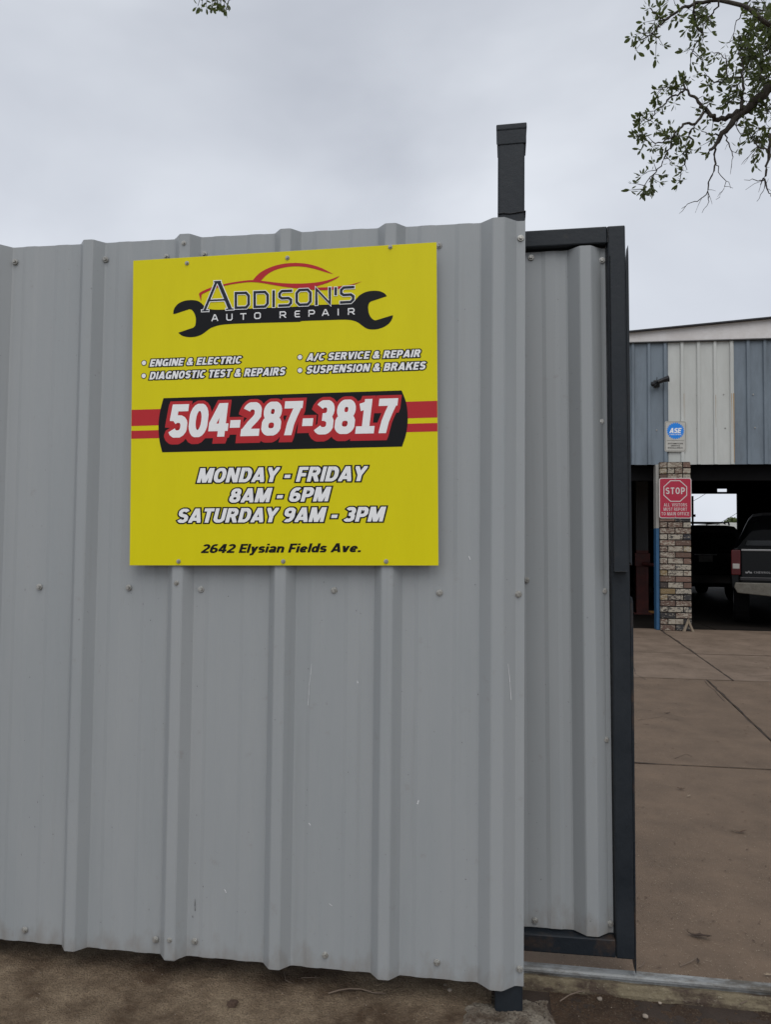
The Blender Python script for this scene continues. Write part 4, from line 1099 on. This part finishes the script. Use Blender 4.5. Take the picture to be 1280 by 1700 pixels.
b = MB(); b.add([(-.78, 1.985, 1.30), (.78, 1.985, 1.30), (.62, 2.055, 1.78), (-.62, 2.055, 1.78), (-.78, 2.03, 1.30), (.78, 2.03, 1.30), (.62, 2.09, 1.78), (-.62, 2.09, 1.78)], [(0, 1, 2, 3), (4, 7, 6, 5), (0, 4, 5, 1), (1, 5, 6, 2), (2, 6, 7, 3), (3, 7, 4, 0)])
b.build('rear_window', 'glass', trk, bev=.01)
for s_ in (-1, 1):
    xa, xb = sorted((s_ * .852, s_ * .99))
    tl = MB().box(xa, xb, -.03, .05, .83, 1.23).build('tail_lamp', 'red_lens', trk, bev=.014, seg=3)
    xa, xb = sorted((s_ * .866, s_ * .968))
    MB().box(xa, xb, -.036, -.02, .93, 1.01).build('reverse_lens', 'clear_lens', tl, bev=.006)
    for y in (1.0, 4.5): wheel(trk, s_ * .96, y, .39)
b = MB(); b.prism([(-.93, .715), (.93, .715), (.95, .64), (.90, .55), (.30, .50), (-.30, .50), (-.90, .55), (-.95, .64)], -.13, -.03)
b.build('bumper', 'chrome', trk, bev=.014, seg=3)
b = MB(); b.tube([(-.35, -.14, .53), (.35, -.14, .53)], .03, 8); b.build('hitch', 'black_plastic', trk)
em = MB(); em.prism([(-.78, .86), (-.745, .86), (-.74, .875), (-.725, .875), (-.72, .86), (-.685, .86), (-.69, .885), (-.72, .885), (-.725, .90), (-.74, .90), (-.745, .885), (-.785, .885)], -.021, -.0155)
em.build('emblem', 'silver', tg)
stext('CHEVROLET', -.66, -.36, .862, .032, .15, tg, 'silver', base=-.016)

# vehicle lift in the left bay
q = gr(1066, 1019)
lift = empty('vehicle_lift', (q.x, q.y, 0), label='red two post vehicle lift column in the dark left bay', cat='vehicle lift')
MB().box(-.16, .16, -.16, .16, .001, .025).build('base_plate', 'lift_red', lift)
MB().prism_z([(-.11, -.09), (.11, -.09), (.11, .09), (.06, .09), (.06, -.03), (-.06, -.03), (-.06, .09), (-.11, .09)], .0255, 1.2).build('column', 'lift_red', lift)
MB().prism_z([(-.11, -.09), (.11, -.09), (.11, .09), (.06, .09), (.06, -.03), (-.06, -.03), (-.06, .09), (-.11, .09)], 1.201, 3.3).build('column', 'lift_grey', lift, label='grey upper column')
MB().box(-.14, .14, -.12, -.0905, .9, 1.15).build('carriage', 'lift_red', lift, bev=.01)
MB().tube([(0, -.14, .95), (.3, -.3, .92), (.65, -.45, .92)], .035, 8).build('arm', 'lift_red', lift)
q = gr(1072, 1015)
MB().box(-.14, .14, -.05, .05, .0, .05).build('ochre_block', 'orange', None, bev=.012, label='ochre painted block lying on the floor beside the red lift', cat='block').location = (q.x + .1, q.y - .45, .002)
# red tool cabinet deep in right bay
tcab = empty('tool_cabinet', (8.6, 20.5, 0), label='dark red tool cabinet standing against the far right wall of the workshop', cat='cabinet')
MB().box(-.4, .4, -.25, .25, .05, 1.4).build('cabinet_body', 'lift_red', tcab, bev=.01)
for k in range(6): MB().box(-.37, .37, -.27, -.2505, .1 + k * .21, .28 + k * .21).build('drawer', 'lift_red', tcab, bev=.006)

# ================================================================== BEYOND THE WORKSHOP
q = pl(1203, 868, 44); q2 = pl(1226, 868, 44)
fb = empty('far_shed', (q.x + 5, 44, 0), label='low pale building visible through the rear opening of the workshop', cat='building')
MB().box(-5, 5, .02, 6, -.05, q2.z - .35).build('wall', 'far_wall', fb)
MB().prism([(-5.3, q2.z - .349), (5.3, q2.z - .349), (5.3, q2.z - .2), (-5.3, q2.z + .02)], -.3, 6.3).build('roof', 'far_wall', fb)
def leafy(name, c, r, n, size, m, parent, sq=(1, 1, .8), **k):
    b = MB()
    for i in range(n):
        while True:
            d = Vector((random.uniform(-1, 1), random.uniform(-1, 1), random.uniform(-1, 1)))
            if .35 < d.length < 1: break
        d *= 1 + .25 * noise.noise(d * 3)
        p = Vector(c) + Vector((d.x * r * sq[0], d.y * r * sq[1], d.z * r * sq[2]))
        u = Vector((random.gauss(0, 1), random.gauss(0, 1), random.gauss(0, 1))).normalized() * size
        w = u.cross(Vector((random.gauss(0, 1), random.gauss(0, 1), random.gauss(0, 1)))).normalized() * size * .5
        b.add([p - u, p + w, p + u, p - w], [(0, 1, 2, 3)])
    return b.build(name, m, parent, fixn=False, **k)
q = pl(1218, 864, 56)
ft = empty('round_tree', (q.x, 56, 0), label='small round green tree beyond the pale building in the rear opening', cat='tree')
MB().tube([(0, 0, -.05), (.05, 0, 1.5), (0, 0, q.z)], [.15, .12, .05], 8).build('trunk', 'bark', ft)
leafy('crown', (0, 0, q.z - .3), .62, 2600, .07, 'bush', ft, kind='stuff')
for (ya, yb) in ((836, 822), (866, 857)):
    pass
cab = MB()
for (p, p2, y_) in (((1140, 838), (1180, 815), 40), ((1196, 868), (1240, 842), 40)):
    a = pl(*p, y_); c = pl(*p2, y_); d = (c - a)
    cab.tube([a - d * 4, a, a + d * .5 - Vector((0, 0, .02)), c, c + d * 4], .012, 5)
cab.build('overhead_cables', 'wire', None, label='thin black overhead cables crossing the sky seen through the rear opening', cat='cables')
# utility poles that carry them, out of sight
# ================================================================== OAK TREE
tree = empty('live_oak', (5.2, -.9, 0), label='live oak whose leafy branches hang into the top of the view from the right', cat='tree')
T0 = Vector((5.2, -.9, 0))
wood = MB(); twigs = MB(); leaves = []
def T(p): return Vector(p) - T0
def z8(x, y, Y): return pl(1020 + x / 4.723, y / 4.723, Y)
wood.tube([T((5.2, -.9, -.1)), T((5.2, -.9, .4)), T((5.1, -.8, 1.6)), T((5.0, -.6, 2.8))], [.52, .40, .34, .36], 14)
wood.build('trunk', 'bark', tree, smooth=True)
limbs = MB()
YT = 3.0
m0 = z8(1228, 680, YT)
limbs.tube([T((5.05, -.7, 2.5)), T((5.0, .3, 3.3)), T((4.3, 1.6, 3.9)), T((3.7, 2.4, 4.05)), T((m0.x + .35, 2.85, m0.z + .22)), T(m0)], [.25, .2, .14, .09, .055, .036], 10)
limbs.tube([T((5.0, -.7, 2.6)), T((4.2, -.2, 4.2)), T((2.6, .8, 5.9)), T((.9, 1.8, 5.7)), T((-.4, 2.5, 5.2))], [.22, .17, .11, .05, .02], 10)
limbs.tube([T((5.05, -.7, 2.6)), T((5.6, -.5, 4.4)), T((6.2, .4, 6.4)), T((6.6, 1.6, 7.6))], [.24, .18, .10, .03], 10)
limbs.tube([T((5.1, -.8, 2.6)), T((6.4, -1.6, 3.9)), T((8.2, -2.4, 5.0)), T((9.8, -2.6, 5.4))], [.22, .16, .09, .03], 10)
limbs.tube([T((4.6, .1, 3.7)), T((4.0, 1.4, 5.4)), T((3.4, 2.3, 5.5)), T((3.2, 2.6, 5.3))], [.12, .09, .05, .02], 8)

def leaf_quad(b, p, d, L_, wd, nrm):
    side = d.cross(nrm).normalized() * wd
    up = nrm * L_ * .06
    b.add([p, p + d * L_ * .3 + side * .85 - up, p + d * L_ * .65 + side - up * .5, p + d * L_ * .92 + side * .45, p + d * L_, p + d * L_ * .92 - side * .45, p + d * L_ * .65 - side - up * .5, p + d * L_ * .3 - side * .85 - up, p + d * L_ * .5 - up * 2],
          [(0, 1, 8, 7), (1, 2, 8), (2, 3, 4, 8), (8, 4, 5, 6), (8, 6, 7)])
singles = []
mass = MB()
def rosette(p, d, n, L_, seen=True):
    d = d.normalized()
    for i in range(n):
        r = Vector((random.gauss(0, 1), random.gauss(0, 1), random.gauss(0, 1)))
        dd = (d * random.uniform(.1, 1.1) + r * .55).normalized()
        nn = Vector((random.gauss(0, .6), random.gauss(0, .6), 1)).normalized()
        l_ = L_ * random.uniform(.65, 1.2); p_ = p + r * .006
        (singles if seen and l_ > L_ * 1.0 and random.random() < .5 else []).append((p_, dd, l_, l_ * random.uniform(.17, .24), nn)) if seen else None
        if not (seen and singles and singles[-1][0] is p_): leaf_quad(mass, T(p_), dd, l_, l_ * random.uniform(.17, .24), nn)
def jitter_line(pts, Y, r0, r1, dY, leafy_, spread=.13, nleaf=6, L_=.044):
    P_ = []
    for i, (x, y) in enumerate(pts):
        P_.append(z8(x, y, Y + dY * i / (len(pts) - 1) + random.uniform(-.03, .03)))
    fine = []
    for i in range(len(P_) - 1):
        for k in range(3):
            t = k / 3
            q_ = P_[i].lerp(P_[i + 1], t)
            if k: q_ += Vector((random.gauss(0, .006), random.gauss(0, .006), random.gauss(0, .006)))
            fine.append(q_)
    fine.append(P_[-1])
    rs = [r0 + (r1 - r0) * i / (len(fine) - 1) for i in range(len(fine))]
    limbs.tube([T(p) for p in fine], rs, 6)
    tot = sum((a - c).length for a, c in zip(fine, fine[1:]))
    if leafy_ > 0:
        ntw = int(tot * leafy_ * 1.25)
        for k in range(ntw):
            i = random.randrange(len(fine) - 1) if random.random() < .7 else random.randrange(max(1, len(fine) * 2 // 3), len(fine)) - 1
            p = fine[i].lerp(fine[i + 1], random.random())
            ax = (fine[i + 1] - fine[i]).normalized()
            dr = (ax * .5 + Vector((random.gauss(0, .8), random.gauss(0, .8), random.gauss(0, .8)))).normalized()
            ln = random.uniform(.35, 1) * spread
            mid = p + dr * ln * .5 + Vector((random.gauss(0, .01), random.gauss(0, .01), random.gauss(0, .01)))
            e = p + dr * ln + Vector((0, 0, -.01))
            limbs.tube([T(p), T(mid), T(e)], [.0028, .0020, .0012], 4, cap=False)
            rosette(e, e - mid, random.randint(nleaf - 2, nleaf + 2), L_)
            if random.random() < .5: rosette(mid, dr, 3, L_ * .85)
        rosette(fine[-1], fine[-1] - fine[-2], nleaf, L_)
    else:
        for k in range(int(tot * 10)):
            i = random.randrange(len(fine) - 1); p = fine[i]
            dr = ((fine[i + 1] - fine[i]).normalized() * .7 + Vector((random.gauss(0, .6), random.gauss(0, .6), random.gauss(0, .6)))).normalized()
            ln = random.uniform(.3, 1) * .12
            limbs.tube([T(p), T(p + dr * ln * .5 + Vector((0, 0, random.uniform(-.01, .01)))), T(p + dr * ln)], [.0018, .0014, .001], 4, cap=False)
Yb = YT
jitter_line([(1228, 680), (1150, 760), (1070, 830), (980, 905), (900, 1000), (830, 1080), (790, 1150), (740, 1200)], Yb, .034, .008, .0, 3, .12)
jitter_line([(980, 880), (900, 910), (820, 940), (760, 910), (720, 850), (660, 800), (600, 750), (560, 700), (540, 650)], Yb, .019, .005, .15, 16)
jitter_line([(720, 850), (690, 900), (640, 970), (590, 965), (540, 985), (490, 1030), (455, 1080)], Yb + .05, .010, .006, -.15, 12, .10)
jitter_line([(640, 970), (590, 1040), (610, 1120), (575, 1190), (560, 1260), (530, 1330), (520, 1400), (495, 1440)], Yb, .006, .002, .1, 14, .08)
jitter_line([(560, 700), (500, 750), (440, 765), (370, 840), (320, 900), (260, 940), (200, 950)], Yb + .1, .007, .002, .15, 24, .12)
jitter_line([(560, 700), (480, 685), (400, 690), (330, 700)], Yb + .1, .004, .002, -.1, 24, .10)
jitter_line([(455, 1080), (380, 1120), (300, 1110), (240, 1100), (190, 1050)], Yb - .1, .005, .002, -.1, 30, .10)
jitter_line([(455, 1080), (420, 1180), (380, 1270), (330, 1350), (260, 1420), (210, 1500)], Yb - .1, .006, .002, -.15, 26, .10)
jitter_line([(790, 1150), (790, 1250), (785, 1340), (740, 1430), (735, 1500), (690, 1550), (600, 1590), (530, 1635)], Yb, .007, .0015, .1, 0)
jitter_line([(735, 1500), (745, 1580), (690, 1670)], Yb, .003, .0012, .1, 0)
jitter_line([(788, 1290), (840, 1380), (880, 1420), (850, 1500), (800, 1565)], Yb, .003, .0012, .1, 0)
jitter_line([(880, 1420), (915, 1475)], Yb, .002, .001, .0, 0)
jitter_line([(870, 1040), (880, 1100), (920, 1180), (935, 1230), (920, 1320)], Yb, .005, .0015, -.1, 0)
jitter_line([(830, 1060), (800, 1050), (720, 1055), (680, 1020)], Yb, .006, .0015, -.1, 5, .07)
jitter_line([(1000, 860), (1005, 780), (1020, 700), (1010, 610), (1000, 500), (980, 400)], Yb, .012, .004, .1, 22, .15)
jitter_line([(1005, 600), (900, 620), (820, 640), (740, 600), (650, 580)], Yb + .05, .008, .002, .1, 16, .11)
jitter_line([(900, 620), (880, 460), (820, 410), (750, 410)], Yb + .05, .004, .0015, .1, 9, .08)
jitter_line([(1228, 200), (1050, 60), (820, 0), (650, 20), (560, 50), (470, 110), (400, 160), (330, 230), (270, 280), (190, 320)], Yb - .3, .014, .002, .1, 20, .15, 6, .046)
jitter_line([(400, 160), (340, 120), (280, 60)], Yb - .3, .004, .002, -.05, 22, .08, 5, .048)
jitter_line([(620, 30), (620, 100), (640, 180), (700, 260), (650, 330), (620, 400), (600, 490)], Yb - .3, .007, .002, .1, 22, .13, 6, .046)
jitter_line([(820, 0), (780, 100), (700, 200), (690, 330)], Yb - .3, .006, .002, .15, 16, .12, 5, .046)
jitter_line([(1070, 0), (1000, 100), (950, 200), (920, 300)], Yb - .2, .005, .0015, .1, 0)
jitter_line([(1228, 1050), (1215, 1250), (1190, 1380), (1150, 1450)], Yb - .1, .013, .003, .0, 0)
jitter_line([(1190, 1410), (1130, 1420), (1020, 1410)], Yb - .1, .004, .0012, .0, 0)
jitter_line([(1180, 1400), (1170, 1500), (1120, 1580)], Yb - .1, .003, .0012, .0, 0)
jitter_line([(1180, 1400), (1210, 1500), (1228, 1540)], Yb - .1, .005, .002, .0, 0)
jitter_line([(1215, 1180), (1130, 1150), (1060, 1030)], Yb - .1, .006, .002, .1, 24, .10)
jitter_line([(1130, 1150), (1080, 1200), (1000, 1290)], Yb - .1, .003, .0012, .0, 0)
jitter_line([(980, 920), (960, 990), (1000, 1060), (980, 1160)], Yb, .004, .0015, -.1, 10, .08)
# dense right-hand part of the crown
for (x, y, n_) in [(1130, 260, 5), (1180, 350, 6), (1100, 420, 6), (1210, 450, 6), (1050, 330, 4), (1150, 540, 5), (1200, 600, 5), (1010, 430, 4), (1230, 200, 6), (1200, 60, 5), (1180, 880, 4), (1130, 780, 3), (960, 700, 4), (930, 760, 3), (1240, 800, 4), (1100, 700, 3), (1210, 1000, 4), (1150, 130, 2), (700, 60, 3), (760, 140, 2), (1290, 300, 8), (1320, 500, 8), (1330, 150, 8)]:
    for k in range(max(1, int(n_ * .6))):
        x_ = x + random.gauss(0, 24); y_ = y + random.gauss(0, 24)
        jitter_line([(x_ + 50, y_ + random.gauss(0, 30)), (x_, y_), (x_ - 40 + random.gauss(0, 20), y_ + random.gauss(10, 30))], Yb + random.uniform(-.2, .35), .004, .0015, .0, 26, .11)
# tip of the overhead limb at the top left
def cluster(x, y, Y, n_, up=.25):
    e = pl(x, y, Y)
    s0 = e + Vector((random.uniform(.0, .12), random.uniform(-.1, .1), up))
    limbs.tube([T(s0), T(s0.lerp(e, .5) + Vector((.01, 0, 0))), T(e)], [.004, .003, .0015], 5)
    rosette(e, e - s0, n_, .036)
    rosette(s0.lerp(e, .7), Vector((random.gauss(0, 1), 0, -.3)), 3, .036)
for (x, y) in [(328, 4), (334, 8), (342, 6), (352, 2), (352, 7), (362, 6), (366, 2), (372, 8), (376, 2), (368, 10), (358, -4), (375, 9)]: cluster(x, y + 6, 2.5 + random.uniform(-.06, .06), 7)
limbs.tube([T((-.4, 2.5, 5.2)), T(pl(420, -260, 2.5)), T(pl(370, -60, 2.5))], [.02, .01, .005], 6)
# crown out of view
out_ = MB()
for (cx, cy, cz, r_, n_) in [(5.5, .8, 6.2, 1.9, 3000), (7.6, -1.6, 5.6, 1.8, 2600), (4.2, -1.4, 5.9, 1.6, 2400), (6.4, 1.9, 7.6, 1.5, 2000), (2.9, .6, 5.9, .9, 900), (9.2, -2.4, 5.6, 1.2, 1200)]:
    for i in range(n_):
        d = Vector((random.gauss(0, .5), random.gauss(0, .5), random.gauss(0, .35)))
        if d.length > 1.15: continue
        p = Vector((cx, cy, cz)) + d * r_
        dd = Vector((random.gauss(0, 1), random.gauss(0, 1), random.gauss(0, 1))).normalized(); nn = Vector((random.gauss(0, 1), random.gauss(0, 1), random.gauss(0, 1))).normalized()
        leaf_quad(mass, T(p), dd, .09, .02, nn)
limbs.build('branches', 'bark', tree, smooth=True, fixn=False)
random.shuffle(singles)
for s_ in singles[220:]: leaf_quad(mass, T(s_[0]), s_[1], s_[2], s_[3], s_[4])
mass.build('foliage', 'leaf', tree, fixn=False, kind='stuff')
for s_ in singles[:220]:
    b = MB(); leaf_quad(b, Vector((0, 0, 0)), s_[1], s_[2], s_[3], s_[4]); o = b.build('leaf', 'leaf', tree, fixn=False); o.location = T(s_[0])

# ================================================================== LITTER
def litter_leaf(x, y, L_, m, ang, label, curl=.3, z=.003):
    b = MB(); n = 7; vs = []; 
    for i in range(n):
        t = i / (n - 1); w = math.sin(math.pi * (t * .9 + .05)) * .15 * L_ * (1 + .35 * math.sin(t * 17 + x * 40))
        zz = curl * 1.5 * L_ * (t - .5) ** 2 + .0015 + .03 * L_ * math.sin(t * 9 + y * 30)
        vs += [(L_ * (t - .5), -w, zz + w * .5), (L_ * (t - .5), 0, zz), (L_ * (t - .5), w, zz + w * .35)]
    fs = []
    for i in range(n - 1):
        a = i * 3; fs += [(a, a + 3, a + 4, a + 1), (a + 1, a + 4, a + 5, a + 2)]
    b.add(vs, fs)
    o = b.build('fallen_leaf', m, None, fixn=False, label=label, cat='leaf'); o.location = (x, y, z); o.rotation_euler = (random.uniform(-.2, .2), random.uniform(-.2, .2), ang)
    return o
for (px_, py_, L_, m, a, lb) in [
    (1162, 1557, .075, 'dry_leaf', -.3, 'curled dark dead leaf on the brown slab just beyond the gate track'),
    (1232, 1383, .05, 'dry_leaf', .1, 'dark dead leaf in the middle of the brown yard slab'),
    (1218, 1381, .03, 'pale_leaf', -.2, 'small pale leaf touching a dark dead leaf on the yard slab'),
    (1144, 1323, .03, 'pale_leaf', .6, 'pale leaf fleck on the slab right of the gate edge'),
    (1131, 1311, .045, 'dry_leaf', -.5, 'brown leaf on the slab just above a pale fleck beside the gate'),
    (1109, 1185, .05, 'dry_leaf', .2, 'small dark leaf near the diagonal joint left side of the yard'),
    (1160, 1598, .03, 'dry_leaf', 1.5, 'dark upright leaf scrap close behind the gate track'),
    (1276, 1621, .03, 'pale_leaf', .2, 'tan leaf scrap behind the track at the right edge'),
    (1275, 1110, .05, 'pale_leaf', .1, 'pale leaf on the far yard concrete near the workshop')]:
    q = gr(px_, py_); litter_leaf(q.x, q.y, L_, m, a, lb)
def pebble(x, y, r, z, label, m='pebble'):
    bm = bmesh.new(); bmesh.ops.create_icosphere(bm, subdivisions=2, radius=r)
    for v in bm.verts: v.co *= 1 + .25 * noise.noise(v.co / r * 1.3 + Vector((x * 50, y * 50, 0))); v.co.z *= .6
    me = D.meshes.new('pebble'); bm.to_mesh(me); bm.free()
    o = link('pebble', me, m, None, label=label, cat='stone'); o.location = (x, y, z)
for (px_, py_, r, lb) in [(996, 1658, .0075, 'pale rounded pebble in the dirt in front of the gate track'), (1072, 1687, .008, 'flat pale stone at the bottom edge below the gate track'),
                          (1036, 1643, .005, 'tiny reddish pebble directly under the front of the track'), (1096, 1665, .005, 'small white stone chip right of the flat pale stone'),
                          (747, 1652, .007, 'white stone chip below the fence left of the footing'), (739, 1644, .005, 'smaller chip beside the white stone under the fence')]:
    q = gr(px_, py_, -.018); pebble(q.x, q.y, r, -.018 if px_ > 900 else -.004, lb)
def twig(pts, r, label, z=-.012):
    P_ = [gr(x, y, z) + Vector((0, 0, .003 + .002 * (i % 2))) for i, (x, y) in enumerate(pts)]
    c0 = P_[0].copy()
    b = MB(); b.tube([p - c0 for p in P_], [r] * (len(P_) - 1) + [r * .5], 5); o = b.build('twig', 'twig', None, label=label, cat='twig'); o.location = c0
twig([(930, 1664), (945, 1655), (962, 1648), (972, 1648)], .0018, 'thin grey twig on the dirt beside the right edge of the footing')
twig([(545, 1651), (562, 1647), (580, 1643), (600, 1645), (620, 1650), (640, 1652)], .0022, 'long crooked twig under the middle of the fence', -.002)
twig([(472, 1615), (474, 1630), (486, 1635)], .0014, 'short bent twig in the shade under the fence', -.004)
twig([(500, 1625), (515, 1626), (531, 1625)], .0012, 'straight short twig in the shade under the third rib', -.004)
twig([(1230, 1668), (1250, 1661), (1275, 1665)], .0016, 'dark curved twig at the lower right below the track')
twig([(1062, 1608), (1068, 1604), (1072, 1597)], .0016, 'little twig standing against the back of the track beside the gate corner', .0)
twig([(1130, 1606), (1150, 1598), (1158, 1590)], .0016, 'brown twig lying just behind the track', .0)
# oily knot hole in the apron
q = gr(386, 1667)
b = MB(); b.tube([(0, 0, -.012), (0, 0, .004)], [.013, .010], 12)
bm = bmesh.new(); bmesh.ops.create_icosphere(bm, subdivisions=3, radius=.015)
for v in bm.verts: v.co *= 1 + .5 * noise.noise(v.co * 120); v.co.z *= .4
me = D.meshes.new('seed'); bm.to_mesh(me); bm.free()
o = link('seed_pod', me, 'dry_leaf', None, label='dark dried seed pod on the pale concrete below the fence', cat='seed pod'); o.location = (q.x, q.y, .002)
# fine specks
b = MB()
for i in range(6000):
    y = .25 + random.random() ** 1.7 * 7.5; x = random.uniform(.5, .8 + (y + 2.2) * .45)
    s_ = random.uniform(.0008, .0021) * (1 + .22 * y) ; a = random.uniform(0, 6.3); l_ = s_ * random.uniform(1, 3.0)
    u = Vector((math.cos(a), math.sin(a), random.uniform(-.2, .2))) * l_; w = Vector((-math.sin(a), math.cos(a), random.uniform(-.3, .3))) * s_ * .55
    p = Vector((x, y, .0035))
    b.add([p - u, p - w, p + u, p + w], [(0, 1, 2, 3)])
b.build('leaf_litter', 'pale_leaf', None, fixn=False, kind='stuff', label='fine pale specks of leaf litter over the yard slabs', cat='litter')
b = MB()
for i in range(420):
    x = random.uniform(-1.2, 1.3); y = random.uniform(-.35, .12); s_ = random.uniform(.0007, .0022)
    z = (relief(x, y) - .004 if x < .2 else relief(x, y, 3) * 1.1 + .006 if x < .47 else -.026 + relief(x, y, 7)) + s_ * .4
    p = Vector((x, y, z)); a = random.uniform(0, 6.3)
    u = Vector((math.cos(a), math.sin(a), 0)) * s_; w = Vector((-math.sin(a), math.cos(a), 0)) * s_ * .8; h = Vector((0, 0, s_ * .8))
    b.add([p - u, p - w, p + u, p + w, p + h], [(0, 1, 4), (1, 2, 4), (2, 3, 4), (3, 0, 4)])
b.build('grit', 'pebble', None, kind='stuff', label='scattered grit on the rough concrete below the fence', cat='grit')
b = MB()
for i in range(1400):
    y = .25 + random.random() ** 1.5 * 9; x = random.uniform(.5, .8 + (y + 2.2) * .45)
    s_ = random.uniform(.001, .004) * (1 + .2 * y); a = random.uniform(0, 6.3); l_ = s_ * random.uniform(1, 2.5)
    u = Vector((math.cos(a), math.sin(a), .1)) * l_; w = Vector((-math.sin(a), math.cos(a), .2)) * s_ * .6
    p = Vector((x, y, .0035)); b.add([p - u, p - w, p + u, p + w], [(0, 1, 2, 3)])
b.build('dark_litter', 'dry_leaf', None, fixn=False, kind='stuff', label='fine dark crumbs of leaf litter over the yard slabs', cat='litter')
# dirt and crumbs packed in the joints
